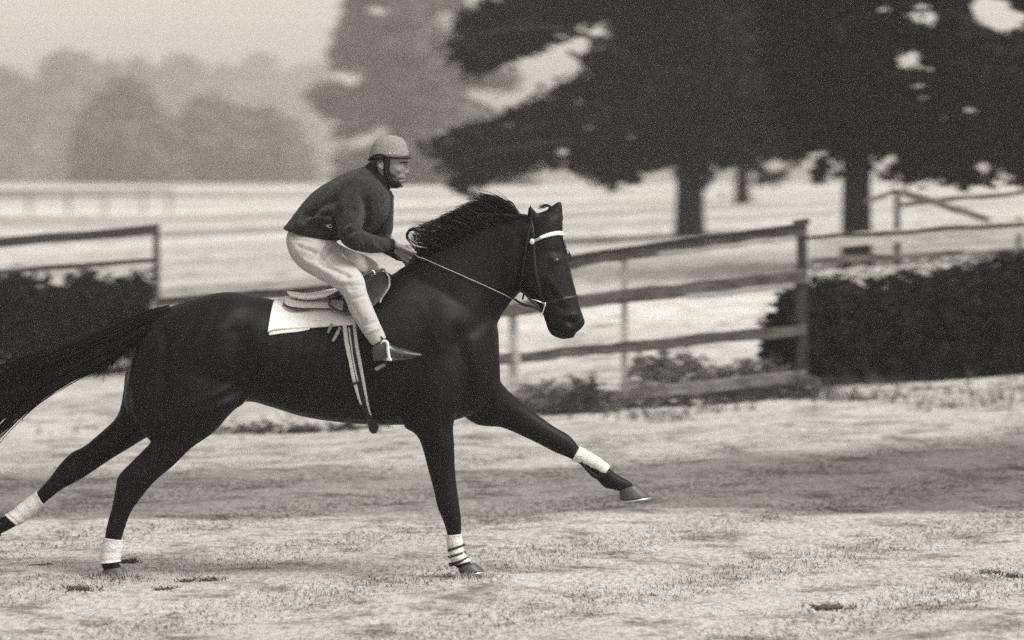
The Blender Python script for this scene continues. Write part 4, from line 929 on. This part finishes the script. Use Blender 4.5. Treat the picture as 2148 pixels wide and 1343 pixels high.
for pts in ([(684, 471.5, 1.6), (687, 471.8, 1.6), (688.5, 473.5, 1.6), (686.5, 475.5, 1.6), (684, 475.8, 1.6)], [(684, 471.5, .8), (684.6, 475.8, .8)], [(690, 472, 1.6), (693, 471, 1.6), (695, 474, 1.6), (694.7, 477.5, 1.6), (690, 477.3, 1.6), (688.5, 476, 1.6), (690, 472, 1.6)]):
    ribbon(mb, SB, pts, .0015, .002, 3, 1)
mb.build('emblem', M['white'], sw)
# breeches
mb = MB()
loft(mb, [(608, 478, 700, 500, .16, 0), (600, 500, 712, 515, .165, 0), (606, 530, 715, 530, .15, 0), (630, 556, 720, 545, .09, 0)], 4, 22)
loft(mb, [(604, 495, 702, 505, .10, -.08), (603, 522, 710, 522, .115, -.10), (614, 545, 721, 534, .11, -.13), (634, 566, 733, 548, .10, -.17), (664, 583, 746, 560, .092, -.22), (694, 600, 757, 572, .085, -.265), (714, 614, 765, 588, .075, -.295), (726, 634, 770, 612, .066, -.315), (734, 656, 779, 636, .060, -.325),
          (749, 681, 790, 662, .052, -.335), (765, 705, 802, 689, .044, -.34), (778, 722, 810, 706, .040, -.34), (781, 726, 812, 709, .038, -.34)], 4, 20)
loft(mb, [(640, 495, 700, 545, .10, .08), (690, 503, 715, 560, .1, .13), (735, 524, 742, 575, .085, .18), (768, 536, 765, 592, .075, .24), (796, 556, 770, 600, .065, .28), (800, 585, 768, 610, .06, .3), (808, 640, 780, 650, .052, .32), (815, 700, 795, 708, .04, .34)], 4, 18)
bme = fuse(mb, .008, 4); V, N = arr(bme)
V = brush(V, N, [(a_, b_, c_, d_, e_, f_*FOLD, g_) for a_, b_, c_, d_, e_, f_, g_ in [(700, 520, 670, 545, 4, -.010, -1), (702, 530, 680, 552, 4, .008, -1), (680, 555, 735, 578, 4, -.010, -1), (720, 582, 762, 578, 2.5, -.006, -1), (725, 590, 760, 586, 3, .005, -1), (700, 592, 728, 600, 4, -.006, -1), (735, 610, 728, 600, 4, .006, -1), (640, 520, 690, 515, 6, .006, -1), (625, 515, 680, 535, 4, -.006, -1),
                 (640, 545, 700, 575, 5, .006, -1), (765, 680, 795, 672, 2.5, -.004, -1), (770, 695, 800, 685, 2.5, .004, -1), (745, 640, 760, 670, 4, -.004, -1), (610, 500, 650, 505, 4, -.006, -1), (690, 512, 676, 534, 3, -.009, -1), (683, 512, 668, 532, 3, .008, -1), (676, 540, 690, 552, 3, -.009, -1), (660, 532, 640, 548, 4, -.007, -1), (735, 598, 768, 596, 2, -.005, -1), (730, 606, 752, 604, 2.5, -.006, -1), (742, 625, 772, 618, 2.5, -.004, -1), (756, 690, 770, 668, 3, -.005, -1), (715, 545, 740, 560, 3, -.006, -1), (705, 560, 735, 572, 3, .005, -1)]])
set_arr(bme, V); mesh_obj('breeches', bme, M['pants'], person)
# boots
for y, lb in ((-.34, 1), (.34, 0)):
    mb = MB()
    loft(mb, [(779, 731, 782, 757, .022, y), (784, 722, 786, 759, .034, y), (796, 709, 797, 758, .040, y), (811, 712, 812, 756, .038, y), (824, 725, 824, 754, .042, y), (846, 731, 846, 752.5, .042, y*1.01), (868, 738, 868, 750, .034, y*1.02), (886, 742, 886, 747, .012, y*1.03)], 4, 16)
    me = fuse(mb, .006, 2); mesh_obj('boot', me, M['black'] if not lb else M['leather'], person)

# ------------------------------------------------------------ haze
mb = MB()
x0, x1, y0, y1, z0, z1 = -775, 775, -75, 890, -3, 60
mb.add([(x0, y0, z0), (x1, y0, z0), (x1, y1, z0), (x0, y1, z0), (x0, y0, z1), (x1, y0, z1), (x1, y1, z1), (x0, y1, z1)], [(3, 2, 1, 0), (4, 5, 6, 7), (0, 1, 5, 4), (1, 2, 6, 5), (2, 3, 7, 6), (3, 0, 4, 7)])
hm = bpy.data.materials.new('haze'); hm.use_nodes = True; hn = hm.node_tree.nodes; hn.clear()
ho = hn.new('ShaderNodeOutputMaterial'); pv = hn.new('ShaderNodeVolumePrincipled'); pv.inputs['Density'].default_value = HAZE_DENSITY; pv.inputs['Color'].default_value = (.97, .95, .925, 1); pv.inputs['Anisotropy'].default_value = .1
hm.node_tree.links.new(pv.outputs[0], ho.inputs['Volume'])
tag(mb.build('haze', hm, None, False), kind='stuff')
